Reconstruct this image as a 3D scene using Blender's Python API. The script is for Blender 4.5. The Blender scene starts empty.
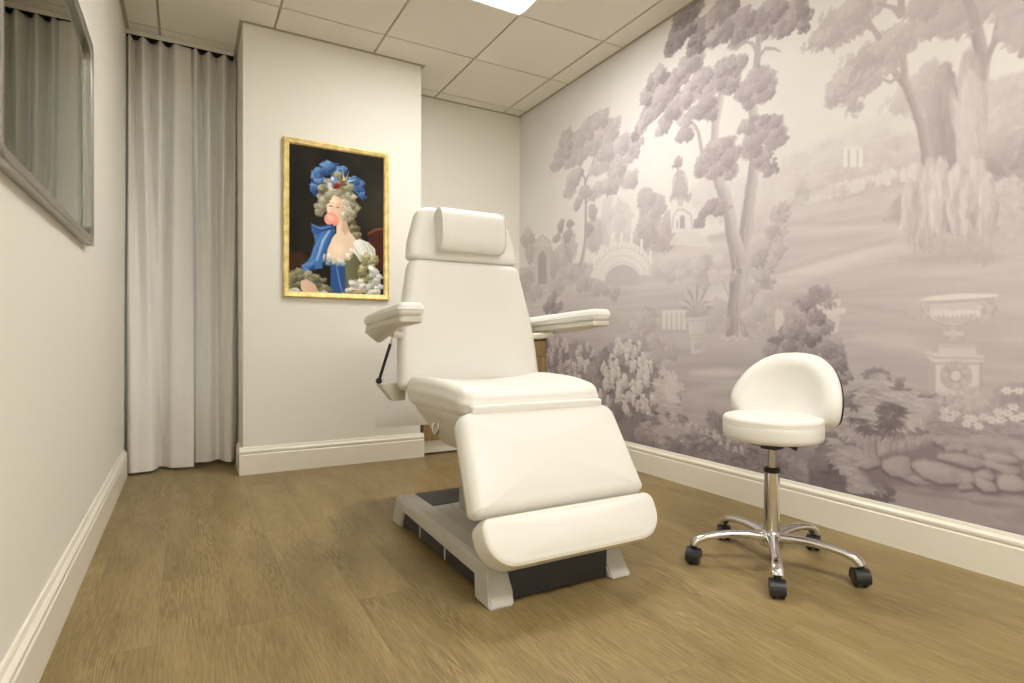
import bpy, bmesh, math, random
import numpy as np
from mathutils import Vector, Matrix

SC = bpy.context.scene
COL = SC.collection
PI = math.pi
rnd = random.Random(7)

# ------------------------------------------------------------------ materials
def new_mat(name):
    m = bpy.data.materials.new(name); m.use_nodes = True
    nt = m.node_tree
    return m, nt, nt.nodes, nt.links, nt.nodes['Principled BSDF']

def lin(c):
    return tuple(((v / 12.92) if v <= .04045 else ((v + .055) / 1.055) ** 2.4) for v in (x / 255 for x in c)) + (1,)

def plain(name, rgb, rough=.5, metal=0, bump=0, bscale=400, spec=.5, var=0, vscale=6, emit=None, coat=0):
    m, nt, N, L, b = new_mat(name)
    b.inputs['Base Color'].default_value = lin(rgb)
    b.inputs['Roughness'].default_value = rough
    b.inputs['Metallic'].default_value = metal
    b.inputs['Specular IOR Level'].default_value = spec
    b.inputs['Coat Weight'].default_value = coat
    tc = N.new('ShaderNodeTexCoord')
    if var:
        n = N.new('ShaderNodeTexNoise'); n.inputs['Scale'].default_value = vscale; n.inputs['Detail'].default_value = 4
        L.new(tc.outputs['Object'], n.inputs['Vector'])
        hs = N.new('ShaderNodeHueSaturation'); hs.inputs['Color'].default_value = lin(rgb)
        mr = N.new('ShaderNodeMapRange'); mr.inputs['To Min'].default_value = 1 - var; mr.inputs['To Max'].default_value = 1 + var
        L.new(n.outputs['Fac'], mr.inputs['Value']); L.new(mr.outputs['Result'], hs.inputs['Value'])
        L.new(hs.outputs['Color'], b.inputs['Base Color'])
    if bump:
        n2 = N.new('ShaderNodeTexNoise'); n2.inputs['Scale'].default_value = bscale; n2.inputs['Detail'].default_value = 3
        L.new(tc.outputs['Object'], n2.inputs['Vector'])
        bp = N.new('ShaderNodeBump'); bp.inputs['Strength'].default_value = bump; bp.inputs['Distance'].default_value = .002
        L.new(n2.outputs['Fac'], bp.inputs['Height']); L.new(bp.outputs['Normal'], b.inputs['Normal'])
    if emit:
        b.inputs['Emission Color'].default_value = lin(emit[0]); b.inputs['Emission Strength'].default_value = emit[1]
    return m

def floor_material():
    m, nt, N, L, b = new_mat('oak_planks')
    tc = N.new('ShaderNodeTexCoord')
    mp = N.new('ShaderNodeMapping'); mp.inputs['Rotation'].default_value = (0, 0, PI / 2)
    mp.inputs['Location'].default_value = (.37, .06, 0)
    L.new(tc.outputs['Object'], mp.inputs['Vector'])
    br = N.new('ShaderNodeTexBrick')
    br.inputs['Color1'].default_value = (0, 0, 0, 1); br.inputs['Color2'].default_value = (1, 1, 1, 1)
    br.inputs['Mortar'].default_value = (.5, .5, .5, 1)
    br.inputs['Scale'].default_value = 1; br.inputs['Mortar Size'].default_value = .0006
    br.inputs['Mortar Smooth'].default_value = .3
    br.inputs['Brick Width'].default_value = 1.22; br.inputs['Row Height'].default_value = .18
    br.offset = .37; br.inputs['Bias'].default_value = 0
    L.new(mp.outputs['Vector'], br.inputs['Vector'])
    # shift the grain per plank
    sc = N.new('ShaderNodeVectorMath'); sc.operation = 'SCALE'; sc.inputs['Scale'].default_value = 9
    L.new(br.outputs['Color'], sc.inputs[0])
    ad = N.new('ShaderNodeVectorMath'); ad.operation = 'ADD'
    L.new(mp.outputs['Vector'], ad.inputs[0]); L.new(sc.outputs['Vector'], ad.inputs[1])
    st = N.new('ShaderNodeMapping'); st.inputs['Scale'].default_value = (.85, 11, 1)
    L.new(ad.outputs['Vector'], st.inputs['Vector'])
    wob = N.new('ShaderNodeTexNoise'); wob.inputs['Scale'].default_value = 1.1; wob.inputs['Detail'].default_value = 3
    wob.inputs['Roughness'].default_value = .55
    L.new(st.outputs['Vector'], wob.inputs['Vector'])
    # cathedral rings = contour lines of the wobble
    mul = N.new('ShaderNodeMath'); mul.operation = 'MULTIPLY'; mul.inputs[1].default_value = 130
    L.new(wob.outputs['Fac'], mul.inputs[0])
    sn = N.new('ShaderNodeMath'); sn.operation = 'SINE'; L.new(mul.outputs[0], sn.inputs[0])
    fine = N.new('ShaderNodeTexNoise'); fine.inputs['Scale'].default_value = 1; fine.inputs['Detail'].default_value = 5
    st2 = N.new('ShaderNodeMapping'); st2.inputs['Scale'].default_value = (14, 210, 1)
    L.new(ad.outputs['Vector'], st2.inputs['Vector']); L.new(st2.outputs['Vector'], fine.inputs['Vector'])
    big = N.new('ShaderNodeTexNoise'); big.inputs['Scale'].default_value = 2.2; big.inputs['Detail'].default_value = 5
    st3 = N.new('ShaderNodeMapping'); st3.inputs['Scale'].default_value = (1.2, 4.5, 1)
    L.new(ad.outputs['Vector'], st3.inputs['Vector']); L.new(st3.outputs['Vector'], big.inputs['Vector'])
    # mix into one tone
    def madd(a, k, c):
        n = N.new('ShaderNodeMath'); n.operation = 'MULTIPLY_ADD'; L.new(a, n.inputs[0]); n.inputs[1].default_value = k
        if isinstance(c, (int, float)): n.inputs[2].default_value = c
        else: L.new(c, n.inputs[2])
        return n.outputs[0]
    gate = N.new('ShaderNodeTexNoise'); gate.inputs['Scale'].default_value = 1.6
    L.new(st3.outputs['Vector'], gate.inputs['Vector'])
    gr = N.new('ShaderNodeMapRange'); gr.inputs['From Min'].default_value = .45; gr.inputs['From Max'].default_value = .7
    L.new(gate.outputs['Fac'], gr.inputs['Value'])
    gm = N.new('ShaderNodeMath'); gm.operation = 'MULTIPLY'; L.new(sn.outputs[0], gm.inputs[0]); L.new(gr.outputs['Result'], gm.inputs[1])
    t = madd(gm.outputs[0], .10, .13)
    t = madd(fine.outputs['Fac'], .42, t)
    t = madd(big.outputs['Fac'], .4, t)
    sepc = N.new('ShaderNodeSeparateColor'); L.new(br.outputs['Color'], sepc.inputs[0])
    t = madd(sepc.outputs[0], .015, t)
    cr = N.new('ShaderNodeValToRGB'); e = cr.color_ramp.elements
    e[0].position = .3; e[0].color = lin((96, 80, 50)); e[1].position = .82; e[1].color = lin((170, 150, 106))
    mid = e.new(.53); mid.color = lin((135, 116, 76))
    L.new(t, cr.inputs['Fac'])
    dk = N.new('ShaderNodeMix'); dk.data_type = 'RGBA'; dk.inputs['B'].default_value = lin((116, 96, 60))
    L.new(br.outputs['Fac'], dk.inputs['Factor']); L.new(cr.outputs['Color'], dk.inputs['A'])
    L.new(dk.outputs['Result'], b.inputs['Base Color'])
    b.inputs['Roughness'].default_value = .42; b.inputs['Specular IOR Level'].default_value = .35
    bp = N.new('ShaderNodeBump'); bp.inputs['Strength'].default_value = .12; bp.inputs['Distance'].default_value = .002
    L.new(t, bp.inputs['Height']); L.new(bp.outputs['Normal'], b.inputs['Normal'])
    return m

def curtain_material(name='curtain_linen', rgb=(246, 242, 236), thin=.18):
    m, nt, N, L, b = new_mat(name)
    tc = N.new('ShaderNodeTexCoord')
    wv = N.new('ShaderNodeTexNoise'); wv.inputs['Scale'].default_value = 1; wv.inputs['Detail'].default_value = 2
    mp = N.new('ShaderNodeMapping'); mp.inputs['Scale'].default_value = (260, 260, 60)
    L.new(tc.outputs['Object'], mp.inputs['Vector']); L.new(mp.outputs['Vector'], wv.inputs['Vector'])
    mr = N.new('ShaderNodeMapRange'); mr.inputs['To Min'].default_value = .95; mr.inputs['To Max'].default_value = 1.05
    L.new(wv.outputs['Fac'], mr.inputs['Value'])
    hs = N.new('ShaderNodeHueSaturation'); hs.inputs['Color'].default_value = lin(rgb)
    L.new(mr.outputs['Result'], hs.inputs['Value'])
    L.new(hs.outputs['Color'], b.inputs['Base Color'])
    b.inputs['Roughness'].default_value = .9; b.inputs['Specular IOR Level'].default_value = .1
    tr = N.new('ShaderNodeBsdfTranslucent'); L.new(hs.outputs['Color'], tr.inputs['Color'])
    mx = N.new('ShaderNodeMixShader'); mx.inputs['Fac'].default_value = thin
    L.new(b.outputs[0], mx.inputs[1]); L.new(tr.outputs[0], mx.inputs[2])
    L.new(mx.outputs[0], N['Material Output'].inputs['Surface'])
    return m

def wood_material(name, a, c):
    m, nt, N, L, b = new_mat(name)
    tc = N.new('ShaderNodeTexCoord'); mp = N.new('ShaderNodeMapping'); mp.inputs['Scale'].default_value = (18, 18, 1.2)
    L.new(tc.outputs['Object'], mp.inputs['Vector'])
    n = N.new('ShaderNodeTexNoise'); n.inputs['Scale'].default_value = 2; n.inputs['Detail'].default_value = 6
    L.new(mp.outputs['Vector'], n.inputs['Vector'])
    cr = N.new('ShaderNodeValToRGB'); cr.color_ramp.elements[0].position = .35; cr.color_ramp.elements[1].position = .7
    cr.color_ramp.elements[0].color = lin(a); cr.color_ramp.elements[1].color = lin(c)
    L.new(n.outputs['Fac'], cr.inputs['Fac']); L.new(cr.outputs['Color'], b.inputs['Base Color'])
    b.inputs['Roughness'].default_value = .5
    return m

def gold_material():
    m, nt, N, L, b = new_mat('gilt')
    tc = N.new('ShaderNodeTexCoord')
    n = N.new('ShaderNodeTexNoise'); n.inputs['Scale'].default_value = 26; n.inputs['Detail'].default_value = 5
    L.new(tc.outputs['Object'], n.inputs['Vector'])
    cr = N.new('ShaderNodeValToRGB'); cr.color_ramp.elements[0].position = .3; cr.color_ramp.elements[1].position = .7
    cr.color_ramp.elements[0].color = lin((202, 174, 104)); cr.color_ramp.elements[1].color = lin((238, 217, 150))
    L.new(n.outputs['Fac'], cr.inputs['Fac']); L.new(cr.outputs['Color'], b.inputs['Base Color'])
    b.inputs['Metallic'].default_value = .35; b.inputs['Roughness'].default_value = .4
    return m

M = {}
M['wall'] = plain('cream_wall_paint', (229, 226, 216), .75, bump=.05, bscale=220, spec=.25)
M['trim'] = plain('white_gloss_trim', (233, 228, 214), .35, spec=.4)
M['tile'] = plain('ceiling_tile', (231, 227, 215), .9, bump=.25, bscale=320, spec=.1, var=.02, vscale=60)
M['tbar'] = plain('ceiling_bar', (176, 169, 150), .6, spec=.2)
M['floor'] = floor_material()
M['vinyl'] = plain('white_vinyl', (227, 225, 219), .42, bump=.06, bscale=500, spec=.4)
M['piping'] = plain('cream_piping', (234, 226, 200), .5)
M['shell'] = plain('cream_plastic', (204, 199, 186), .4, var=.01)
M['grey'] = plain('grey_base_plastic', (188, 185, 177), .42, bump=.04, bscale=700, var=.015, vscale=9)
M['greylow'] = plain('grey_deck_plastic', (172, 169, 161), .5, bump=.04, bscale=700)
M['dark'] = plain('charcoal_plastic', (52, 53, 56), .5, bump=.05, bscale=600)
M['black'] = plain('black_rubber', (30, 30, 32), .45, bump=.03)
M['wheel'] = plain('caster_plastic', (46, 47, 50), .35, var=.03, vscale=40)
M['chrome'] = plain('chrome', (222, 222, 222), .09, metal=1, var=.01)
M['steel'] = plain('brushed_steel', (188, 186, 180), .28, metal=1, var=.03, vscale=30)
M['frame'] = plain('brushed_aluminium', (168, 166, 160), .3, metal=.85, var=.02, vscale=40)
M['mirror'] = plain('mirror_glass', (166, 172, 158), .02, metal=1)
M['paper'] = curtain_material('white_paper', (252, 251, 249), .25)
M['curtain'] = curtain_material()
M['wood'] = wood_material('oak_veneer', (138, 112, 72), (172, 144, 98))
M['stone'] = plain('white_worktop', (234, 232, 224), .3, var=.01)
M['gold'] = gold_material()
M['track'] = plain('track_white', (226, 221, 210), .5, var=.01)
M['trackdark'] = plain('track_shadow_gap', (24, 22, 20), .7, var=.05)  # near-black puts the shade of the gap above the folds into the colour
M['diffuser'] = plain('light_diffuser', (240, 240, 240), .4, emit=((255, 253, 250), 35.5))
M['lightrim'] = plain('light_rim', (244, 243, 240), .4, emit=((255, 253, 250), 3.0))
m_, nt_, N_, L_, b_ = new_mat('window_glass')
b_.inputs['Base Color'].default_value = (.93, .96, 1, 1); b_.inputs['Roughness'].default_value = .02
b_.inputs['Transmission Weight'].default_value = 1; b_.inputs['IOR'].default_value = 1.1
M['glass'] = m_

# ------------------------------------------------------------------ objects
def world_loc(o):
    p = Vector((0, 0, 0))
    while o is not None:
        p += Vector(o.location); o = o.parent
    return p

def obj(name, bm, m, parent=None, smooth=True, angle=40, at=None):
    """bm is built in room coordinates; becomes ONE mesh object, under parent if given."""
    me = bpy.data.meshes.new(name)
    bmesh.ops.recalc_face_normals(bm, faces=bm.faces)
    for f in bm.faces: f.smooth = smooth
    if smooth:
        for e in bm.edges:
            if len(e.link_faces) == 2 and e.calc_face_angle(0) > math.radians(angle): e.smooth = False
    bm.verts.ensure_lookup_table()
    co = [v.co for v in bm.verts]
    lo = Vector((min(c.x for c in co), min(c.y for c in co), min(c.z for c in co)))
    hi = Vector((max(c.x for c in co), max(c.y for c in co), max(c.z for c in co)))
    if at is None:
        at = (lo + hi) / 2
        if parent is None: at.z = lo.z
    at = Vector(at)
    bmesh.ops.translate(bm, verts=bm.verts, vec=-at)
    bm.to_mesh(me); bm.free()
    for mm in (m if isinstance(m, (list, tuple)) else [m]): me.materials.append(mm)
    o = bpy.data.objects.new(name, me); COL.objects.link(o)
    if parent is not None:
        o.parent = parent; o.location = at - world_loc(parent)
    else: o.location = at
    return o

def tag(o, label=None, cat=None, group=None, kind=None):
    if label: o['label'] = label
    if cat: o['category'] = cat
    if group: o['group'] = group
    if kind: o['kind'] = kind
    return o

def thing(name, label, cat, loc, group=None):
    o = bpy.data.objects.new(name, None); COL.objects.link(o)
    o.location = loc; o.empty_display_size = .1
    return tag(o, label, cat, group)

def struct(name, bm, m, **k):
    return tag(obj(name, bm, m, **k), kind='structure')

# ------------------------------------------------------------------ shapes
def B(): return bmesh.new()

def box(bm, x0, x1, y0, y1, z0, z1, bev=0, seg=2, mi=0):
    r = bmesh.ops.create_cube(bm, size=1)
    vs = r['verts']
    bmesh.ops.scale(bm, verts=vs, vec=(x1 - x0, y1 - y0, z1 - z0))
    bmesh.ops.translate(bm, verts=vs, vec=((x0 + x1) / 2, (y0 + y1) / 2, (z0 + z1) / 2))
    fs = set(f for v in vs for f in v.link_faces)
    for f in fs: f.material_index = mi
    if bev:
        es = list(set(e for v in vs for e in v.link_edges))
        bmesh.ops.bevel(bm, geom=es, offset=bev, segments=seg, affect='EDGES', profile=.6, clamp_overlap=True)

def prism(bm, poly, fn, t0, t1, bev=0, seg=2):
    """poly of (a,b) extruded from t0 to t1; fn(a,b,t) -> xyz"""
    n = len(poly)
    a = [bm.verts.new(fn(p[0], p[1], t0)) for p in poly]
    b = [bm.verts.new(fn(p[0], p[1], t1)) for p in poly]
    fs = [bm.faces.new(a[::-1]), bm.faces.new(b)]
    for i in range(n): fs.append(bm.faces.new((a[i], a[(i + 1) % n], b[(i + 1) % n], b[i])))
    bmesh.ops.recalc_face_normals(bm, faces=fs)
    if bev:
        es = list(set(e for f in fs for e in f.edges))
        bmesh.ops.bevel(bm, geom=es, offset=bev, segments=seg, affect='EDGES', profile=.6, clamp_overlap=True)

def tube(bm, pts, rad, seg=12, caps=True):
    pts = [Vector(p) for p in pts]; n = len(pts)
    rad = rad if isinstance(rad, (list, tuple)) else [rad] * n
    rings = []; up = None
    for i in range(n):
        d = (pts[min(i + 1, n - 1)] - pts[max(i - 1, 0)]).normalized()
        if up is None:
            up = d.orthogonal().normalized()
        up = (up - d * up.dot(d)).normalized(); w = d.cross(up)
        r = rad[i]; ra, rb = r if isinstance(r, tuple) else (r, r)
        rings.append([bm.verts.new(pts[i] + up * (ra * math.cos(2 * PI * k / seg)) + w * (rb * math.sin(2 * PI * k / seg))) for k in range(seg)])
    for a, b in zip(rings, rings[1:]):
        for k in range(seg): bm.faces.new((a[k], a[(k + 1) % seg], b[(k + 1) % seg], b[k]))
    if caps:
        bm.faces.new(rings[0][::-1]); bm.faces.new(rings[-1])

def loop_tube(bm, pts, r, seg=6):
    pts = [Vector(p) for p in pts]; n = len(pts); rings = []
    c = sum(pts, Vector()) / n
    for i in range(n):
        d = (pts[(i + 1) % n] - pts[i - 1]).normalized()
        up = (pts[i] - c); up = (up - d * up.dot(d)).normalized(); w = d.cross(up)
        rings.append([bm.verts.new(pts[i] + up * r * math.cos(2 * PI * k / seg) + w * r * math.sin(2 * PI * k / seg)) for k in range(seg)])
    for i in range(n):
        a, b = rings[i], rings[(i + 1) % n]
        for k in range(seg): bm.faces.new((a[k], a[(k + 1) % seg], b[(k + 1) % seg], b[k]))

def lathe(bm, prof, c, axis='Z', seg=48, mat=None):
    """prof of (r, h) revolved about the vertical (or given) axis at c"""
    rings = []
    for r, hh in prof:
        ring = []
        for k in range(seg):
            a = 2 * PI * k / seg
            p = Vector((r * math.cos(a), r * math.sin(a), hh))
            if axis == 'X': p = Vector((hh, r * math.cos(a), r * math.sin(a)))
            if mat is not None: p = mat @ p
            ring.append(bm.verts.new(p + Vector(c)))
        rings.append(ring)
    for a, b in zip(rings, rings[1:]):
        for k in range(seg): bm.faces.new((a[k], a[(k + 1) % seg], b[(k + 1) % seg], b[k]))
    bm.faces.new(rings[0][::-1]); bm.faces.new(rings[-1])

def rounded(corners, seg=8, per=10):
    """corners: list of (u, v, r) counter-clockwise -> outline with arcs and subdivided sides"""
    out = []; n = len(corners)
    for i in range(n):
        p0, p1, p2 = Vector(corners[i - 1][:2]), Vector(corners[i][:2]), Vector(corners[(i + 1) % n][:2])
        r = corners[i][2]
        a = (p0 - p1).normalized(); b = (p2 - p1).normalized()
        ang = math.acos(max(-1, min(1, a.dot(b))))
        t = r / math.tan(ang / 2)
        bis = (a + b).normalized(); c = p1 + bis * (r / math.sin(ang / 2))
        s = p1 + a * t; e = p1 + b * t
        a0 = math.atan2(s.y - c.y, s.x - c.x); a1 = math.atan2(e.y - c.y, e.x - c.x)
        d = (a1 - a0 + PI) % (2 * PI) - PI
        arc = [(c.x + r * math.cos(a0 + d * k / seg), c.y + r * math.sin(a0 + d * k / seg)) for k in range(seg + 1)]
        if out:
            q = Vector(out[-1]); w = Vector(arc[0])
            out += [tuple(q.lerp(w, k / per)) for k in range(1, per)]
        out += arc
    q = Vector(out[-1]); w = Vector(out[0])
    out += [tuple(q.lerp(w, k / per)) for k in range(1, per)]
    return out

def offset(outl, d):
    n = len(outl); res = []
    for i in range(n):
        p0, p1, p2 = Vector(outl[i - 1]), Vector(outl[i]), Vector(outl[(i + 1) % n])
        t = (p2 - p0)
        if t.length < 1e-9: t = Vector((1, 0))
        t.normalize(); nrm = Vector((t.y, -t.x))      # outward for counter-clockwise
        res.append(tuple(p1 - nrm * d))
    return res

def pad(bm, outl, prof, fn, dome=0, top=None, rings=7, flat_back=True):
    """upholstered pad: prof = (inset, height) from the back edge to the face edge; dome = how far the face bulges;
    top(u,v) adds height on the face side; fn(u,v,w) -> xyz"""
    n = len(outl)
    cu = sum(p[0] for p in outl) / n; cv = sum(p[1] for p in outl) / n
    top = top or (lambda u, v: 0)
    hmax = max(p[1] for p in prof); hmin = min(p[1] for p in prof)
    loops = []
    for ins, hh in prof:
        k = (hh - hmin) / (hmax - hmin)
        loops.append([(u, v, hh + top(u, v) * k) for u, v in offset(outl, ins)])
    last = loops[-1]; hl = prof[-1][1]
    for q in range(1, rings):
        s = 1 - q / rings
        lp = []
        for (u, v, w) in last:
            uu, vv = cu + (u - cu) * s, cv + (v - cv) * s
            lp.append((uu, vv, hl + dome * (1 - s ** 2.2) + top(uu, vv)))
        loops.append(lp)
    V = [[bm.verts.new(fn(*p)) for p in lp] for lp in loops]
    for a, b in zip(V, V[1:]):
        for i in range(n): bm.faces.new((a[i], a[(i + 1) % n], b[(i + 1) % n], b[i]))
    c = bm.verts.new(fn(cu, cv, hl + dome + top(cu, cv)))
    for i in range(n): bm.faces.new((V[-1][i], V[-1][(i + 1) % n], c))
    c2 = bm.verts.new(fn(cu, cv, loops[0][0][2] if not flat_back else prof[0][1]))
    for i in range(n): bm.faces.new((V[0][(i + 1) % n], V[0][i], c2))

def edge_profile(thick, r, seg=6, belly=0):
    """rounded back edge, slightly bellied side, rounded face edge"""
    pr = []
    for k in range(seg + 1):
        a = PI / 2 * k / seg
        pr.append((r * (1 - math.sin(a)), r * (1 - math.cos(a))))
    for k in range(1, 4):
        pr.append((-belly * math.sin(PI * k / 4), r + (thick - 2 * r) * k / 4))
    for k in range(seg + 1):
        a = PI / 2 * k / seg
        pr.append((r * (1 - math.cos(a)), thick - r * (1 - math.sin(a))))
    return pr
# ================================================================== ROOM (metres; camera stands at the origin, y runs into the room)
XL, XR, YK, YP, ZC = -.328, 2.461, 4.249, 3.790, 2.703      # left wall, right wall, back wall, chimney breast, ceiling
XP0, XP1, YF = .288, 1.408, -1.75
# floor
bm = B(); box(bm, XL - .12, XR + .12, YF - .12, YK + .5, -.06, 0)
struct('floor', bm, M['floor'], smooth=False)
# walls
bm = B(); box(bm, XL - .12, XL, YF - .12, YK + .5, 0, ZC); struct('wall_left', bm, M['wall'], smooth=False)
bm = B(); box(bm, XR, XR + .12, YF - .12, YK + .12, 0, ZC); struct('wall_right', bm, M['wall'], smooth=False)
bm = B(); box(bm, XL, XR, YF - .12, YF, 0, ZC); struct('wall_front', bm, M['wall'], smooth=False)
bm = B(); box(bm, XP0, XP1, YP, YK + .10, 0, ZC - .004, bev=.003, seg=1); struct('wall_projecting', bm, M['wall'])
bm = B()
YW = YK + .06                              # the back wall, with the window opening behind the curtain
box(bm, XP1 - .05, XR, YK, YK + .12, 0, ZC)
YK_ = YK + .10
box(bm, XL, XP0, YK_, YK + .22, 0, .43)
box(bm, XL, XP0, YK_, YK + .22, 2.5, ZC)
box(bm, XL, XL + .03, YK_, YK + .22, .43, 2.5)
box(bm, XP0 - .03, XP0, YK_, YK + .22, .43, 2.5)
box(bm, XP0, XP0 + .1, YK + .1, YK + .22, 0, ZC)
struct('wall_back', bm, M['wall'], smooth=False)
# window behind the curtain
bm = B()
wx0, wx1 = XL + .03, XP0 - .03
for z in (.43, 1.42, 2.455): box(bm, wx0, wx1, YK + .14, YK + .19, z, z + .045, bev=.004)
for x in (wx0, wx1 - .045): box(bm, x, x + .045, YK + .14, YK + .19, .43, 2.5, bev=.004)
wn = struct('window_1', bm, M['trim'])
bm = B(); box(bm, wx0 + .04, wx1 - .04, YK + .162, YK + .168, .47, 2.46); obj('pane', bm, M['glass'], wn, smooth=False)
bm = B(); box(bm, wx0 - .02, wx1 + .02, YK + .06, YK + .15, .405, .432, bev=.006); obj('window_sill', bm, M['trim'], wn)

# ceiling: lay-in tiles between sunken bars, on the 0.61 m grid
TX = [-.148 + .6096 * k for k in range(-1, 6)]
TY = [2.909 + .6096 * k for k in range(-8, 4)]
gx = [XL] + [x for x in TX if XL + .02 < x < XR - .02] + [XR]
gy = [YF] + [y for y in TY if YF + .02 < y < YK - .02] + [YK + .10]
LIGHT_CELLS = []
bm = B(); box(bm, XL - .12, XR + .12, YF - .12, YK + .5, ZC + .006, ZC + .06, mi=1)
g = .0065
for i in range(len(gx) - 1):
    for j in range(len(gy) - 1):
        lit = any(abs(gx[i] - (-.148 + .6096 * c)) < .01 and abs(gy[j] - (2.909 - .6096 * q)) < .01 for c, q in ((2, 1), (2, 6), (1, 6)))
        if lit:
            LIGHT_CELLS.append((gx[i], gx[i + 1], gy[j], gy[j + 1])); continue
        x0 = gx[i] + (0 if i == 0 else g); x1 = gx[i + 1] - (0 if i == len(gx) - 2 else g)
        y0 = gy[j] + (0 if j == 0 else g); y1 = gy[j + 1] - (0 if j == len(gy) - 2 else g)
        box(bm, x0, x1, y0, y1, ZC - .004, ZC + .008, bev=.0015, seg=1)
# wall angle around the edges
for (x0, x1, y0, y1) in ((XL, XL + .02, YF, YK + .10), (XR - .02, XR, YF, YK), (XP0 - .02, XP1 + .02, YP - .02, YP),
                         (XP1, XP1 + .02, YP, YK), (XP0 - .02, XP0, YP, YK + .10), (XP1, XR, YK - .02, YK)):
    box(bm, x0, x1, y0, y1, ZC - .007, ZC, mi=1)
struct('ceiling', bm, [M['tile'], M['tbar']], smooth=False)

# baseboards: 16.4 cm, moulded top
BBP = [(0, 0), (.020, 0), (.020, .118), (.0165, .1225), (.0165, .128), (.0195, .131), (.0195, .141), (.015, .147), (.010, .151), (.0085, .158), (.006, .164), (0, .164)]
def baseboard(name, fn, t0, t1):
    bm = B(); prism(bm, BBP, fn, t0, t1); return struct(name, bm, M['trim'], angle=25)
baseboard('baseboard_left', lambda a, z, t: (XL + a, t, z), YF, 4.065)
baseboard('baseboard_right', lambda a, z, t: (XR - a, t, z), YF, YP + .02)
baseboard('baseboard_front', lambda a, z, t: (t, YF + a, z), XL + .02, XR - .02)
baseboard('baseboard_projecting', lambda a, z, t: (t, YP - a, z), XP0 - .02, XP1 + .02)
bm = B(); prism(bm, BBP, lambda a, z, t: (XP0 - a, t, z), YP - .0, 4.055)
struct('baseboard_recess', bm, M['trim'], angle=25)
bm = B(); prism(bm, BBP, lambda a, z, t: (XP1 + a, t, z), YP - .0, YP + .018)
struct('baseboard_return', bm, M['trim'], angle=25)

# ceiling light panels (one shows at the top edge of the photo, two unseen ones are added to light the room evenly)
for k, (x0, x1, y0, y1) in enumerate(sorted(LIGHT_CELLS, key=lambda c: (-c[2], -c[0]))):
    lab = ['square white ceiling light panel nearest the back wall, above the treatment chair',
           'square white ceiling light panel added overhead, unseen behind the camera, on the mural side',
           'square white ceiling light panel added overhead, unseen behind the camera, on the mirror side'][k]
    t = thing('ceiling_light', lab, 'ceiling light', ((x0 + x1) / 2, (y0 + y1) / 2, ZC - .008), 'ceiling light panels')
    bm = B(); w = .022
    a0, a1, b0, b1 = x0 + g, x1 - g, y0 + g, y1 - g
    box(bm, a0, a1, b0, b0 + w, ZC - .006, ZC + .004, bev=.002); box(bm, a0, a1, b1 - w, b1, ZC - .006, ZC + .004, bev=.002)
    box(bm, a0, a0 + w, b0 + w, b1 - w, ZC - .006, ZC + .004, bev=.002); box(bm, a1 - w, a1, b0 + w, b1 - w, ZC - .006, ZC + .004, bev=.002)
    obj('frame', bm, M['lightrim'], t)
    bm = B(); box(bm, a0 + w, a1 - w, b0 + w, b1 - w, ZC - .001, ZC + .003); obj('diffuser', bm, M['diffuser'], t, smooth=False)
# ================================================================== CURTAIN
def smooth_path(xy, n):
    """Catmull-Rom through the control points"""
    P = [Vector(p) for p in xy]; P = [P[0] * 2 - P[1]] + P + [P[-1] * 2 - P[-2]]
    m = len(P) - 3; out = []
    for k in range(n + 1):
        t = m * k / n; i = min(int(t), m - 1); f = t - i
        a, b, c, d = P[i:i + 4]
        out.append(.5 * ((2 * b) + (c - a) * f + (2 * a - 5 * b + 4 * c - d) * f * f + (3 * b - 3 * c + d - a) * f ** 3))
    return out

def drape(name, top, low, z0, z1, label, seed):
    n = 160; rows = 46
    a = smooth_path(top, n); b = smooth_path(low, n)
    root = thing(name, label, 'curtain', (a[n // 2].x, 4.13, z0), 'white curtains at the window')
    r = random.Random(seed); ph = r.random() * 6
    def pt(k, t, off=0):                       # t 0 at top .. 1 at hem
        s = t * t * (3 - 2 * t)
        p = a[k].lerp(b[k], s)
        d = (a[min(k + 1, n)] - a[max(k - 1, 0)]); 
        wob = .006 * math.sin(k * .11 + ph + t * 3.1) * math.sin(PI * min(1, t * 1.2))
        return Vector((p.x + .5 * wob, p.y + wob - off, z1 + (z0 - z1) * t))
    bm = B()
    V = [[bm.verts.new(pt(k, j / rows)) for k in range(n + 1)] for j in range(rows + 1)]
    for j in range(rows):
        for k in range(n): bm.faces.new((V[j][k], V[j][k + 1], V[j + 1][k + 1], V[j + 1][k]))
    bmesh.ops.recalc_face_normals(bm, faces=bm.faces)
    obj('fabric', bm, M['curtain'], root, angle=180)
    # doubled hem band with its stitch line
    bm = B(); h0 = 1 - .105 / (z1 - z0)
    for sgn in (1,):
        W = [[bm.verts.new(pt(k, h0 + (1 - h0) * j / 3, .005 if j else .003)) for k in range(n + 1)] for j in range(4)]
        for j in range(3):
            for k in range(n): bm.faces.new((W[j][k], W[j][k + 1], W[j + 1][k + 1], W[j + 1][k]))
    obj('hem', bm, M['curtain'], root, angle=180)
    return root

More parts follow.
